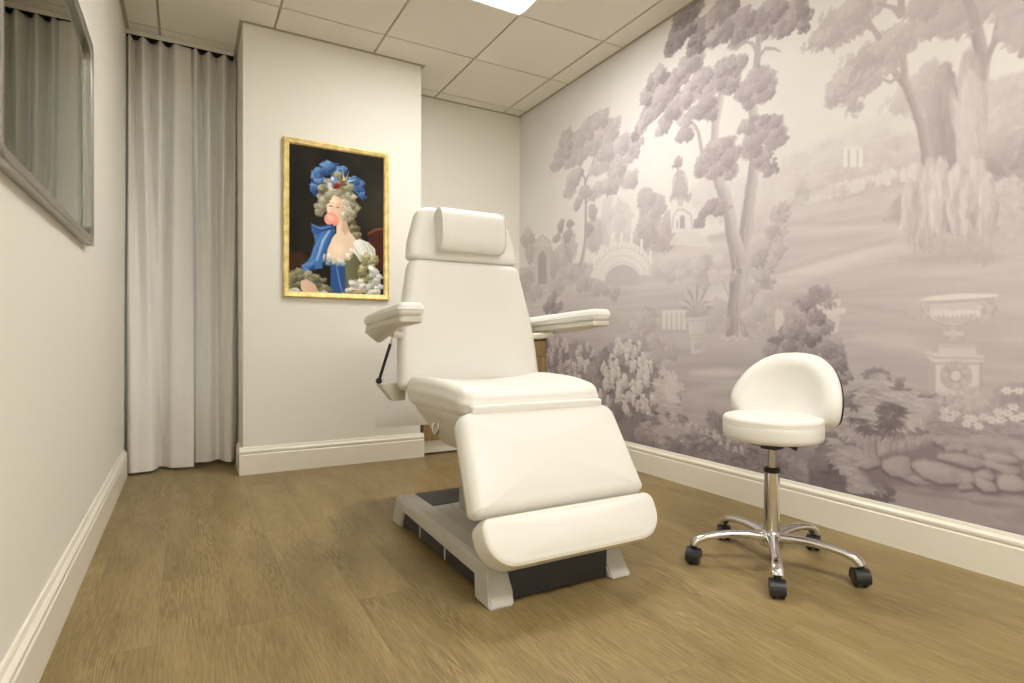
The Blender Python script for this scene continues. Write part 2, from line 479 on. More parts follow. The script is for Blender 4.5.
F_, K_ = 4.230, 4.320                        # front and back of the ripple folds
drape('curtain',
      [(-.3275, K_ - .02), (-.308, F_), (-.284, K_), (-.240, F_), (-.192, K_), (-.148, F_), (-.109, K_), (-.072, F_ + .005), (-.03, F_ + .012), (.022, F_ + .02)],
      [(-.322, 4.21), (-.301, 4.09), (-.25, 4.085), (-.19, 4.092), (-.165, 4.14), (-.150, 4.21), (-.115, 4.18), (-.085, 4.13), (-.02, 4.11), (.036, 4.10)],
      .016, 2.672, 'left white curtain, beside the long plain wall, its edge overlapping the other curtain', 3)
drape('curtain',
      [(.018, K_ - .01), (.03, F_ + .03), (.050, F_), (.081, K_), (.123, F_), (.165, K_), (.211, F_), (.257, K_), (.276, F_ + .02), (.2895, K_ - .03)],
      [(.030, 4.20), (.044, 4.16), (.06, 4.16), (.098, 4.145), (.13, 4.15), (.171, 4.205), (.19, 4.17), (.21, 4.105), (.245, 4.08), (.286, 4.20)],
      .030, 2.672, 'right white curtain, beside the projecting wall with the portrait', 5)
trk = thing('curtain_track', 'white curtain track along the ceiling above both curtain panels', 'curtain track', (-.02, 4.26, 2.67))
bm = B(); box(bm, XL + .001, XP0 - .022, 4.212, 4.219, 2.669, 2.697, bev=.002); obj('fascia', bm, M['track'], trk)
bm = B(); box(bm, XL + .001, XP0 - .022, 4.232, 4.318, 2.680, 2.697, bev=.002); obj('rail', bm, M['trackdark'], trk)  # black box standing in for the shaded cavity behind the fascia
for x in (-.284, -.192, -.109, .081, .165, .257):
    bm = B(); box(bm, x - .008, x + .008, 4.262, 4.287, 2.666, 2.681, bev=.002); obj('glider', bm, M['trackdark'], trk)
# ================================================================== MIRROR on the left wall
def rr_yz(y0, y1, z0, z1, r): return rounded([(y0, z0, r), (y1, z0, r), (y1, z1, r), (y0, z1, r)], seg=8, per=6)
mr = thing('wall_mirror', 'silver framed rounded mirror hung on the plain left wall, reflecting the curtain', 'mirror', (XL, 2.1, 1.165))
y0, y1, z0, z1 = 1.385, 2.60, 1.158, 1.885
outl = rr_yz(y0, y1, z0, z1, .035); inn = rr_yz(y0 + .03, y1 - .03, z0 + .03, z1 - .03, .045)
bm = B(); n = len(outl)
def ring(pts, x): return [bm.verts.new((XL + x, p[0], p[1])) for p in pts]
def lerp_out(d): return offset(outl, d)
L0 = ring(outl, .001); L1 = ring(outl, .026); L2 = ring(lerp_out(.004), .030); L3 = ring(lerp_out(.022), .030)
L4 = ring(inn, .024); L5 = ring(inn, .006); L6 = ring(lerp_out(.002), .001)
for a, b in ((L0, L1), (L1, L2), (L2, L3), (L3, L4), (L4, L5)):
    for i in range(n): bm.faces.new((a[i], a[(i + 1) % n], b[(i + 1) % n], b[i]))
obj('frame', bm, M['frame'], mr, angle=30)
bm = B(); inn2 = offset(inn, -.004)
a = [bm.verts.new((XL + .012, p[0], p[1])) for p in inn2]; b = [bm.verts.new((XL + .004, p[0], p[1])) for p in inn2]
bm.faces.new(a); bm.faces.new(b[::-1])
for i in range(len(a)): bm.faces.new((a[i], b[i], b[(i + 1) % n], a[(i + 1) % n]))
obj('mirror_glass', bm, M['mirror'], mr, smooth=False)
bm = B(); box(bm, XL + .004, XL + .032, y1 - .016, y1 + .004, z0 - .003, z0 + .036, bev=.004)
o = obj('corner_clip', bm, M['track'], mr); o['label'] = 'pale clip on the lower corner of the frame'
# ================================================================== BASE CABINET in the alcove
cb = thing('base_cabinet', 'low oak cabinet with white plinth in the alcove behind the treatment chair', 'cabinet', (1.94, 4.02, 0))
cx0, cx1 = XP1 + .022, XR - .021 + .018
cx1 = XR - .003
bm = B()
box(bm, cx0, cx0 + .018, 3.822, YK - .003, .10, .822, bev=.001)
box(bm, cx1 - .018, cx1, 3.822, YK - .003, .10, .822, bev=.001)
box(bm, cx0, cx1, 3.835, YK - .003, .10, .118); box(bm, cx0, cx1, YK - .02, YK - .003, .10, .822)
box(bm, cx0, cx1, 3.835, YK - .003, .804, .822); box(bm, (cx0 + cx1) / 2 - .009, (cx0 + cx1) / 2 + .009, 3.835, YK - .01, .118, .81)
obj('body', bm, M['wood'], cb)
bm = B(); box(bm, cx0, cx1, 3.826, 3.842, .012, .10, bev=.002); o = obj('plinth', bm, M['trim'], cb); o['label'] = 'white plinth'
xm = (cx0 + cx1) / 2
for (xa, xb) in ((cx0 + .003, xm - .0015), (xm + .0015, cx1 - .024)):
    bm = B(); box(bm, xa, xb, 3.803, 3.821, .684, .800, bev=.0015); obj('drawer', bm, M['wood'], cb)
    bm = B(); box(bm, xa, xb, 3.803, 3.821, .104, .680, bev=.0015); obj('door', bm, M['wood'], cb)
wt = B(); box(wt, XP1 + .001, XR - .002, 3.790, YK - .002, .823, .861, bev=.003)
tag(obj('worktop', wt, M['stone'], None), 'white worktop lying on the oak cabinet in the alcove', 'worktop')
# ================================================================== TREATMENT CHAIR (faces the camera, centre line x = 1.07)
CX = 1.07
ch = thing('treatment_chair', 'large white treatment chair with raised back on a grey base, mid room', 'treatment chair', (CX, 2.05, 0))
sgn2 = (-1, 1)

# --- base: two grey side rails with splayed feet, dark panels between
bs_b = B()
def rail(bm, s):
    # stations along y: (y, outer x top, outer x bottom, z bottom)
    st = [(1.535, .272, .2765, .0), (1.585, .268, .277, .0), (1.640, .2635, .277, .0), (1.675, .262, .266, .068), (2.36, .258, .262, .068),
          (2.40, .258, .268, .0), (2.50, .258, .268, .0)]
    st = [(1.538, .277, .0, 1.600, .120), (1.648, .277, .0, 1.650, .121), (1.672, .268, .066, 1.672, .121), (2.385, .262, .072, 2.385, .123),
          (2.412, .268, .0, 2.412, .123), (2.520, .268, .0, 2.497, .123)]
    rows = []
    for (yb, xb, zb, yt, zt) in st:
        xo = .257
        wid = .088
        rows.append([(CX + s * xb, yb, zb), (CX + s * (xo + .002), yt, zt - .010), (CX + s * (xo - .008), yt + (.006 if yt < 1.61 else (-.006 if yt > 2.45 else 0)), zt),
                     (CX + s * (xo - wid), yt, zt - .003), (CX + s * (xb - wid + .003), yb, zb)])
    V = [[bm.verts.new(p) for p in r] for r in rows]
    fs = []
    for a, b in zip(V, V[1:]):
        for k in range(5):
            fs.append(bm.faces.new((a[k], a[(k + 1) % 5], b[(k + 1) % 5], b[k])))
    fs.append(bm.faces.new(V[0])); fs.append(bm.faces.new(V[-1][::-1]))
    bmesh.ops.recalc_face_normals(bm, faces=fs)
    es = [e for e in set(e for f in fs for e in f.edges) if len(e.link_faces) == 2 and e.calc_face_angle(0) > .5]
    bmesh.ops.bevel(bm, geom=es, offset=.006, segments=3, affect='EDGES', clamp_overlap=True)
base = None
for s in sgn2:
    bm = B(); rail(bm, s); obj('side_rail', bm, M['grey'], ch, angle=35)
bm = B(); box(bm, CX - .172, CX + .172, 1.60, 2.275, .092, .117, bev=.004)
box(bm, CX - .10, CX + .10, 1.84, 2.26, .115, .123, bev=.004)
obj('deck', bm, M['greylow'], ch)
bm = B(); box(bm, CX - .172, CX + .172, 2.278, 2.488, .085, .120, bev=.004); o = obj('deck_mat', bm, M['dark'], ch); o['label'] = 'charcoal mat at the rear of the base'
bm = B(); box(bm, CX - .19, CX + .19, 1.566, 1.60, .008, .108, bev=.004); o = obj('front_panel', bm, M['dark'], ch); o['label'] = 'charcoal panel between the front feet'
for s in sgn2:
    bm = B(); xo = CX + s * .252
    box(bm, min(xo, xo - s * .02), max(xo, xo - s * .02), 1.64, 2.41, .016, .085, bev=.003)
    sk = obj('side_panel', bm, M['dark'], ch)
    for y in (1.943, 2.20):
        bm = B(); xo2 = CX + s * .2565
        box(bm, min(xo2, xo2 - s * .006), max(xo2, xo2 - s * .006), y - .004, y + .004, .018, .072, bev=.001); obj('clip', bm, M['grey'], sk)
bm = B(); box(bm, CX - .19, CX + .19, 2.488, 2.505, .018, .106, bev=.004); obj('rear_panel', bm, M['dark'], ch)

# --- telescopic lifting column between deck and seat shell
bm = B(); box(bm, CX - .09, CX + .09, 1.99, 2.19, .122, .27, bev=.012, seg=3); obj('lift_column', bm, M['greylow'], ch)
bm = B(); box(bm, CX - .075, CX + .075, 2.005, 2.175, .26, .45, bev=.012, seg=3); obj('lift_column', bm, M['grey'], ch)

# --- seat shell: a hull that narrows downwards
bm = B()
def loop_at(z, x, ya, yb, r, c=0): return [(CX + u, v, z) for u, v in rounded([(-x, ya, r), (x, ya, r), (x, yb, r), (-x, yb, r)], seg=5, per=5)]
LV = [loop_at(.426, .215, 1.82, 2.02, .05), loop_at(.432, .235, 1.80, 2.04, .05), loop_at(.445, .246, 1.79, 2.055, .05), loop_at(.50, .268, 1.775, 2.13, .05), loop_at(.545, .284, 1.76, 2.20, .05), loop_at(.556, .286, 1.755, 2.21, .05), loop_at(.566, .28, 1.76, 2.20, .05)]
VV = [[bm.verts.new(p) for p in lp] for lp in LV]; n = len(VV[0])
for a, b in zip(VV, VV[1:]):
    for i in range(n): bm.faces.new((a[i], a[(i + 1) % n], b[(i + 1) % n], b[i]))
bm.faces.new(VV[0][::-1]); bm.faces.new(VV[-1])
shell = obj('seat_shell', bm, M['shell'], ch, angle=50)
for s in sgn2:
    bm = B(); x = CX + s * .272
    tube(bm, [(x, 1.945, .53), (x + s * .012, 1.93, .517), (x + s * .014, 1.925, .497), (x + s * .014, 1.94, .478), (x + s * .014, 1.965, .474), (x + s * .014, 1.985, .487), (x + s * .012, 1.988, .505), (x + s * .004, 1.985, .512)], .0036, 8)
    o = obj('hook', bm, M['chrome'], shell); o['label'] = 'bent metal hook'

# --- seat cushion, raised towards both sides
def seat_top(u, v):
    e = min(1, abs(u) / .31)
    side = .034 * max(0, (e - .25) / .75) ** 2
    fr = max(0, 1 - (v - 1.70) / .22); bk = max(0, (v - 2.08) / .16)
    return side * (1 - .75 * fr ** 1.5) * (1 - .35 * min(1, bk)) - .012 * fr ** 2
outl = rounded([(-.284, 1.715, .055), (.284, 1.715, .055), (.296, 1.95, .2), (.315, 2.225, .05), (-.315, 2.225, .05), (-.296, 1.95, .2)], seg=8, per=7)
bm = B(); pad(bm, outl, edge_profile(.095, .034, belly=.006), lambda u, v, w: (CX + u, v, .558 + w), dome=.004, top=seat_top, rings=12)
seat = obj('seat', bm, M['vinyl'], ch, angle=70)

# --- backrest and headrest, leaning back
BT = .168
bd = Vector((0, BT, 1)).normalized(); bn = Vector((0, -1, BT)).normalized()      # up the back, out of the face
def on_back(u, v, w): 
    p = Vector((CX + u, 2.212, .64)) + bd * v + bn * w
    return p
bo = rounded([(-.329, -.02, .03), (.329, -.02, .03), (.322, .14, .4), (.309, .27, .5), (.258, .527, .042), (-.258, .527, .042), (-.309, .27, .5), (-.322, .14, .4)], seg=7, per=6)
bm = B(); pad(bm, bo, [(i, hh - .085) for i, hh in edge_profile(.085, .03, belly=.003)], on_back, dome=.004, rings=10)
back = obj('backrest', bm, M['vinyl'], ch, angle=70)
ho = rounded([(-.264, .531, .018), (.264, .531, .018), (.255, .61, .25), (.206, .768, .07), (-.206, .768, .07), (-.255, .61, .25)], seg=8, per=6)
bm = B(); pad(bm, ho, [(i, hh - .088) for i, hh in edge_profile(.08, .028, belly=.003)], on_back, dome=.004, rings=10)
head = obj('headrest', bm, M['vinyl'], ch, angle=70)
# bolster pillow on the headrest
po = rounded([(-.147, .572, .012), (.147, .572, .012), (.150, .745, .03), (-.150, .745, .03)], seg=5, per=10)
def pil(u, v, w): return on_back(u, v, w - .012)
bm = B()
nv, nu = 22, 18
sec = []
for k in range(nv):
    a = 2 * PI * k / nv
    sec.append((.650 + .090 * (abs(math.cos(a)) ** .72) * math.copysign(1, math.cos(a)), .034 + .05 * (abs(math.sin(a)) ** .8) * math.copysign(1, math.sin(a)) + .006 * math.cos(a)))
rows = []
for j in range(nu + 1):
    t = j / nu; u = -.150 + .30 * t
    e = min(1, min(t, 1 - t) / .05); sq = .93 + .07 * math.sqrt(max(0, 1 - (1 - e) ** 2))
    rows.append([bm.verts.new(on_back(u + .007, .650 + (v - .650) * sq, .034 + (w - .034) * sq)) for v, w in sec])
for a, b in zip(rows, rows[1:]):
    for k in range(nv): bm.faces.new((a[k], a[(k + 1) % nv], b[(k + 1) % nv], b[k]))
bm.faces.new(rows[0]); bm.faces.new(rows[-1][::-1])
pw = obj('head_pillow', bm, M['vinyl'], ch, angle=50); pw['label'] = 'bolster pillow'
for s in sgn2:
    bm = B(); loop_tube(bm, [on_back(.007 + s * .1495, .650 + (v - .650) * .985, .034 + (w - .034) * .985) for v, w in sec], .0028); obj('piping', bm, M['vinyl'], pw)
# back support plate
bm = B(); pad(bm, offset(bo, .05), [(0, -.115), (-.004, -.112), (-.004, -.088), (0, -.084)], on_back, rings=4); obj('back_plate', bm, M['shell'], ch, angle=40)

# --- leg rest sloping down to the camera, with the foot pad under it
ld = Vector((0, -.172, -.292)).normalized(); ln_ = Vector((0, -.292, .172)).normalized()   # down the rest, out of the face
def on_leg(u, v, w): return Vector((CX + u, 1.697, .590)) + ld * v + ln_ * w
lo_ = rounded([(-.300, .0, .05), (-.334, .338, .022), (.334, .338, .022), (.300, .0, .05)], seg=8, per=10)
lo_ = rounded([(-.334, -.338, .022), (.334, -.338, .022), (.312, 0, .055), (-.312, 0, .055)], seg=8, per=10)
def leg_in(u, v, w): return on_leg(u, -v, w)
bm = B(); pad(bm, lo_, [(i, hh - .085) for i, hh in edge_profile(.090, .036, seg=8, belly=.003)], leg_in, dome=.010, rings=10)
leg = obj('leg_rest', bm, M['vinyl'], ch, angle=70)
bm = B(); pad(bm, offset(lo_, .03), [(0, -.112), (-.004, -.108), (-.004, -.09), (0, -.084)], leg_in, rings=4); obj('leg_plate', bm, M['shell'], ch, angle=40)
# vinyl flap bridging seat and leg rest
bm = B(); fo = rounded([(-.264, -.015, .008), (.264, -.015, .008), (.264, .015, .008), (-.264, .015, .008)], seg=4, per=8)
pad(bm, fo, edge_profile(.035, .008, seg=4), lambda u, v, w: (CX + u, 1.690 + w, .588 + v), rings=5)
fl = obj('flap', bm, M['vinyl'], ch, angle=60)
# foot pad
fd = Vector((0, -.085, -.15)).normalized(); fn_ = Vector((0, -.15, .085)).normalized()
def on_foot(u, v, w): return Vector((CX + u, 1.520, .292)) + fd * (-v) + fn_ * w
fo = rounded([(-.318, -.150, .095), (.342, -.150, .095), (.345, 0, .035), (-.320, 0, .035)], seg=12, per=10)
bm = B(); pad(bm, fo, [(i, hh - .095) for i, hh in edge_profile(.100, .016, belly=.003)], on_foot, dome=.010, rings=10)
foot = obj('foot_pad', bm, M['vinyl'], ch, angle=70)
bm = B(); loop_tube(bm, [on_foot(u, v, -.003) for u, v in offset(fo, .0045)], .0032); o = obj('piping', bm, M['piping'], foot); o['label'] = 'cream piping around the foot pad'

# --- arm rests
def arm(s):
    def P(u, y, z): return (CX + s * u, y, z)                 # u outwards from the centre line
    yf, yr = 1.868, 2.450
    def zb(y): return .898 - .052 * (y - yf)
    root_b = B()
    ao = rounded([(.360, yf, .018), (.456, yf, .022), (.452, yf + .25, .9), (.420, yr, .04), (.325, yr, .03)], seg=6, per=8)
    pad(root_b, ao, edge_profile(.049, .023, seg=6, belly=.002), lambda u, v, w: P(u, v, zb(v) + w), dome=.005, rings=7)
    a = obj('armrest', root_b, M['vinyl'], ch, angle=70)
    bm = B(); pad(bm, offset(ao, .006), [(.006, -.022), (0, -.018), (0, -.001), (.001, 0)], lambda u, v, w: P(u, v, zb(v) + w), rings=3)
    obj('arm_tray', bm, M['shell'], a, angle=40)
    bm = B(); rows = []
    for (y, d, u0, u1) in ((yf + .03, .022, .385, .44), (yf + .12, .030, .380, .448), (yf + .24, .048, .376, .450), (yf + .36, .064, .364, .440), (yf + .44, .070, .354, .430), (yf + .52, .052, .346, .420), (yf + .56, .022, .342, .416)):
        z = zb(y); d = d if s < 0 else min(d, .034)
        rows.append([bm.verts.new(P(u, y, zz)) for u, zz in ((u0 - .004, z - .019), (u0 + .012, z - d * .8), (u0 + .03, z - d), (u1 - .03, z - d), (u1 - .012, z - d * .8), (u1 + .004, z - .019))])
    for p, q in zip(rows, rows[1:]):
        for k in range(6): bm.faces.new((p[k], p[(k + 1) % 6], q[(k + 1) % 6], q[k]))
    bm.faces.new(rows[0]); bm.faces.new(rows[-1][::-1])
    obj('arm_hull', bm, M['shell'], a, angle=60)
    bm = B(); tube(bm, [P(.385, 2.20, zb(2.2) - .035), P(.345, 2.235, zb(2.2) - .045), P(.300, 2.27, zb(2.2) - .048)], .014, 14)
    obj('arm_pivot', bm, M['shell'], a)
    if s > 0: return
    # gas strut between hull and back bracket
    t0 = Vector(P(.368, 2.19, .842)); t1 = Vector(P(.388, 2.32, .648))
    bm = B(); tube(bm, [t0, t0.lerp(t1, .34)], .0030, 10); g1 = obj('gas_strut', bm, M['steel'], ch)
    bm = B(); tube(bm, [t0.lerp(t1, .22), t0.lerp(t1, .97)], .0062, 12); obj('strut_barrel', bm, M['black'], g1)
    bm = B(); bmesh.ops.create_uvsphere(bm, u_segments=14, v_segments=10, radius=.013, matrix=Matrix.Translation(t1)); obj('ball_joint', bm, M['black'], g1)
    # bracket wedge at the foot of the back
    bm = B(); prism(bm, [(.392, .634), (.28, .640), (.28, .564), (.335, .564)], lambda u, z, y: P(u, y, z), 2.30, 2.36, bev=.006)
    obj('strut_bracket', bm, M['shell'], ch, angle=40)
for s in sgn2: arm(s)

# --- paper sheet hanging down behind the back of the chair
bm = B(); nu, nv = 16, 24; V = []
for j in range(nv + 1):
    t = j / nv; z = .86 + (.367 - .86) * t
    xl = .797 + (.827 - .797) * t; xr = 1.345 + (1.40 - 1.345) * t
    V.append([bm.verts.new((xl + (xr - xl) * i / nu, 2.44 + .42 * math.sin(t * 1.5) + .008 * math.sin(i * .9 + t * 2), z)) for i in range(nu + 1)])
for j in range(nv):
    for i in range(nu): bm.faces.new((V[j][i], V[j][i + 1], V[j + 1][i + 1], V[j + 1][i]))
r_ = bmesh.ops.solidify(bm, geom=bm.faces[:], thickness=.002)
tag(obj('paper_sheet', bm, M['paper']), 'white paper sheet hanging behind the back of the treatment chair', 'paper sheet')
# ================================================================== STOOL
SX, SY = 1.856, 1.364
stl = thing('rolling_stool', 'white round rolling stool with curved backrest and chrome five-star base, in front of the mural', 'stool', (SX, SY, 0))
ang0 = math.atan2(1.174 - 1.362, 1.622 - 1.846)
# seat
bm = B()
pr = [(.02, .460), (.148, .460), (.160, .463), (.1665, .470), (.169, .482), (.170, .505), (.1692, .5225), (.1678, .5245), (.1698, .527), (.1690, .537), (.1655, .544), (.157, .548), (.135, .5505), (.10, .552), (.05, .5527), (.012, .553)]
lathe(bm, pr, (SX, SY, 0), seg=72); ss = obj('seat', bm, M['vinyl'], stl, angle=60)
bm = B(); loop_tube(bm, [(SX + .1690 * math.cos(2 * PI * k / 72), SY + .1690 * math.sin(2 * PI * k / 72), .5245) for k in range(72)], .0022); obj('piping', bm, M['vinyl'], ss)
# backrest: half-moon pad wrapped round the rear of the seat
bdir = math.atan2(.593, .805) - math.radians(27)
RB = .262
def on_bk(u, v, w):
    a = u / RB
    r = RB - w                                    # w towards the sitter
    lean = .10 * (v - .60)
    c = (RB - .182 - .0)                          # centre of the wrap lies in front of the rear rim
    cx, cy = SX - math.cos(bdir) * (c), SY - math.sin(bdir) * (c)
    rr = r + lean
    return (cx + rr * math.cos(bdir + a), cy + rr * math.sin(bdir + a), v)
half = [(.0, .772), (.07, .765), (.125, .742), (.172, .708), (.215, .660), (.243, .610), (.248, .568), (.236, .532), (.20, .511), (.15, .502), (.08, .500)]
ctl = [(u, v) for u, v in half] + [(0, .500)] + [(-u, v) for u, v in half[::-1]][:-1]
cp = smooth_path(ctl + [ctl[0]], 96); bo2 = [(p.x, p.y) for p in cp[:-1]]
bo2 = bo2[::-1]
area = sum(bo2[i][0] * bo2[(i + 1) % len(bo2)][1] - bo2[(i + 1) % len(bo2)][0] * bo2[i][1] for i in range(len(bo2)))
if area < 0: bo2 = bo2[::-1]
bm = B(); pad(bm, bo2, [(.010, 0), (.004, .002), (0, .008), (-.002, .018), (0, .030), (.005, .040), (.014, .048), (.028, .053), (.045, .055)], on_bk, dome=-.012, rings=9)
bk = obj('backrest', bm, M['vinyl'], stl, angle=75)
bm = B(); pad(bm, offset(bo2, .004), [(.012, -.007), (.003, -.005), (0, -.001), (0, .003)], on_bk, rings=6); o = obj('back_shell', bm, M['black'], bk, angle=50); o['label'] = 'black shell behind the backrest'
bm = B()
px_, py_ = math.cos(bdir), math.sin(bdir)
tube(bm, [(SX + px_ * .06, SY + py_ * .06, .447), (SX + px_ * .18, SY + py_ * .18, .447), (SX + px_ * .215, SY + py_ * .215, .462), (SX + px_ * .222, SY + py_ * .222, .50), (SX + px_ * .222, SY + py_ * .222, .58)], [(.016, .006)] * 5, 12)
obj('back_bracket', bm, M['black'], stl)
# mechanism, gas lift
bm = B()
prism(bm, [(-.065, -.05), (.065, -.05), (.065, .05), (-.065, .05)], lambda a, b, z: (SX + a * px_ - b * py_, SY + a * py_ + b * px_, z), .440, .459, bev=.006)
prism(bm, [(-.03, -.03), (.03, -.03), (.03, .03), (-.03, .03)], lambda a, b, z: (SX + a * px_ - b * py_, SY + a * py_ + b * px_, z), .425, .442, bev=.006)
mech = obj('seat_mechanism', bm, M['black'], stl)
bm = B(); lx, ly = .593, -.805
tube(bm, [(SX, SY, .444), (SX + lx * .055, SY + ly * .055, .441), (SX + lx * .082, SY + ly * .082, .433)], [.006, .006, .011], 10); obj('lever', bm, M['black'], mech)
bm = B(); lathe(bm, [(.0145, .345), (.0145, .43)], (SX, SY, 0), seg=28); obj('gas_rod', bm, M['steel'], stl)
bm = B(); lathe(bm, [(.0255, .340), (.028, .344), (.028, .354), (.024, .358), (.016, .359)], (SX, SY, 0), seg=32); obj('collar', bm, M['black'], stl)
bm = B(); lathe(bm, [(.0285, .10), (.0275, .20), (.0255, .341)], (SX, SY, 0), seg=40); obj('gas_cylinder', bm, M['chrome'], stl)
bm = B(); lathe(bm, [(.030, .070), (.040, .074), (.043, .085), (.042, .110), (.036, .124), (.030, .130)], (SX, SY, 0), seg=40); obj('hub', bm, M['chrome'], stl)
R_W = .0287
for k in range(5):
    a = ang0 + 2 * PI * k / 5; c_, s_ = math.cos(a), math.sin(a)
    prof = [(.030, .106, .016, .019), (.08, .112, .0125, .0165), (.14, .113, .0115, .0145), (.20, .108, .0105, .0135), (.245, .100, .010, .0135), (.275, .091, .0115, .015), (.290, .079, .013, .0165), (.2935, .0705, .0125, .0165)]
    bm = B(); rows = []; seg = 14
    prof = [(r * .955, z, hz, hw) for r, z, hz, hw in prof]
    for i, (r, z, hz, hw) in enumerate(prof):
        q0 = prof[max(i - 1, 0)]; q1 = prof[min(i + 1, len(prof) - 1)]
        d = Vector((q1[0] - q0[0], q1[1] - q0[1])).normalized(); nr = Vector((-d.y, d.x))
        row = []
        for m_i in range(seg):
            th = 2 * PI * m_i / seg
            hw_, hz_ = hw * 1.22, hz * 1.18
            w = hw_ * math.copysign(abs(math.cos(th)) ** .75, math.cos(th)); hh = hz_ * math.copysign(abs(math.sin(th)) ** .75, math.sin(th))
            rr = r + nr.x * hh; zz = z + nr.y * hh
            row.append(bm.verts.new((SX + c_ * rr - s_ * w, SY + s_ * rr + c_ * w, zz)))
        rows.append(row)
    for p, q in zip(rows, rows[1:]):
        for m_i in range(seg): bm.faces.new((p[m_i], p[(m_i + 1) % seg], q[(m_i + 1) % seg], q[m_i]))
    bm.faces.new(rows[0]); bm.faces.new(rows[-1][::-1])
    leg_o = obj('base_arm', bm, M['chrome'], stl, angle=60)
    # twin wheel caster
    ca = (.12, .3, -.15, .2, -.12)[k] + math.atan2(.59, .8) + PI / 2
    wx, wy = math.cos(ca), math.sin(ca)
    cxx, cyy = SX + c_ * .2803, SY + s_ * .2803
    bm = B()
    R3 = Matrix.Rotation(ca, 3, 'Z')
    for sd in (-1, 1):
        prw = [(.006, -.0095), (.023, -.0095), (.0275, -.0065), (.0285, 0), (.0275, .0065), (.023, .0095), (.006, .0095)]
        lathe(bm, prw, (cxx + wx * sd * .0135, cyy + wy * sd * .0135, R_W), axis='X', seg=28, mat=R3)
    cs = obj('caster', bm, M['wheel'], stl, angle=50)
    bm = B(); fy = Vector((-wy, wx, 0))
    pts = []
    for t in range(13):
        th = math.radians(-20 + 220 * t / 12); pts.append(((R_W + .0028) * math.cos(th), (R_W + .0028) * math.sin(th)))
    pin = [((R_W - .0022) * math.cos(math.radians(-20 + 220 * t / 12)), (R_W - .0022) * math.sin(math.radians(-20 + 220 * t / 12))) for t in range(13)]
    prism(bm, pts + pin[::-1], lambda p, q, w: (cxx + fy.x * p + wx * w, cyy + fy.y * p + wy * w, R_W + q), -.0235, .0235)
    obj('caster_hood', bm, M['black'], cs, angle=50)
    bm = B(); lathe(bm, [(.008, .054), (.0115, .057), (.0115, .070), (.007, .074)], (cxx, cyy, 0), seg=18); obj('caster_stem', bm, M['black'], cs)
# ================================================================== PAINTER: builds the painted surfaces (mural and portrait) in numpy
def vnoise(shape, cell, rng, octaves=3):
    out = np.zeros(shape, np.float32); amp = 1; tot = 0
    cy, cx = cell
    for o in range(octaves):
        gh, gw = int(shape[0] / cy) + 3, int(shape[1] / cx) + 3
        gdt = rng.random((gh, gw), dtype=np.float32)
        y = np.arange(shape[0]) / cy; x = np.arange(shape[1]) / cx
        yi, xi = y.astype(int), x.astype(int); fy, fx = (y - yi)[:, None], (x - xi)[None]
        fy = fy * fy * (3 - 2 * fy); fx = fx * fx * (3 - 2 * fx)
        a = gdt[yi][:, xi]; b = gdt[yi][:, xi + 1]; c = gdt[yi + 1][:, xi]; d = gdt[yi + 1][:, xi + 1]
        out += amp * ((a * (1 - fx) + b * fx) * (1 - fy) + (c * (1 - fx) + d * fx) * fy); tot += amp
        amp *= .5; cy = max(1.01, cy / 2); cx = max(1.01, cx / 2)
    return out / tot

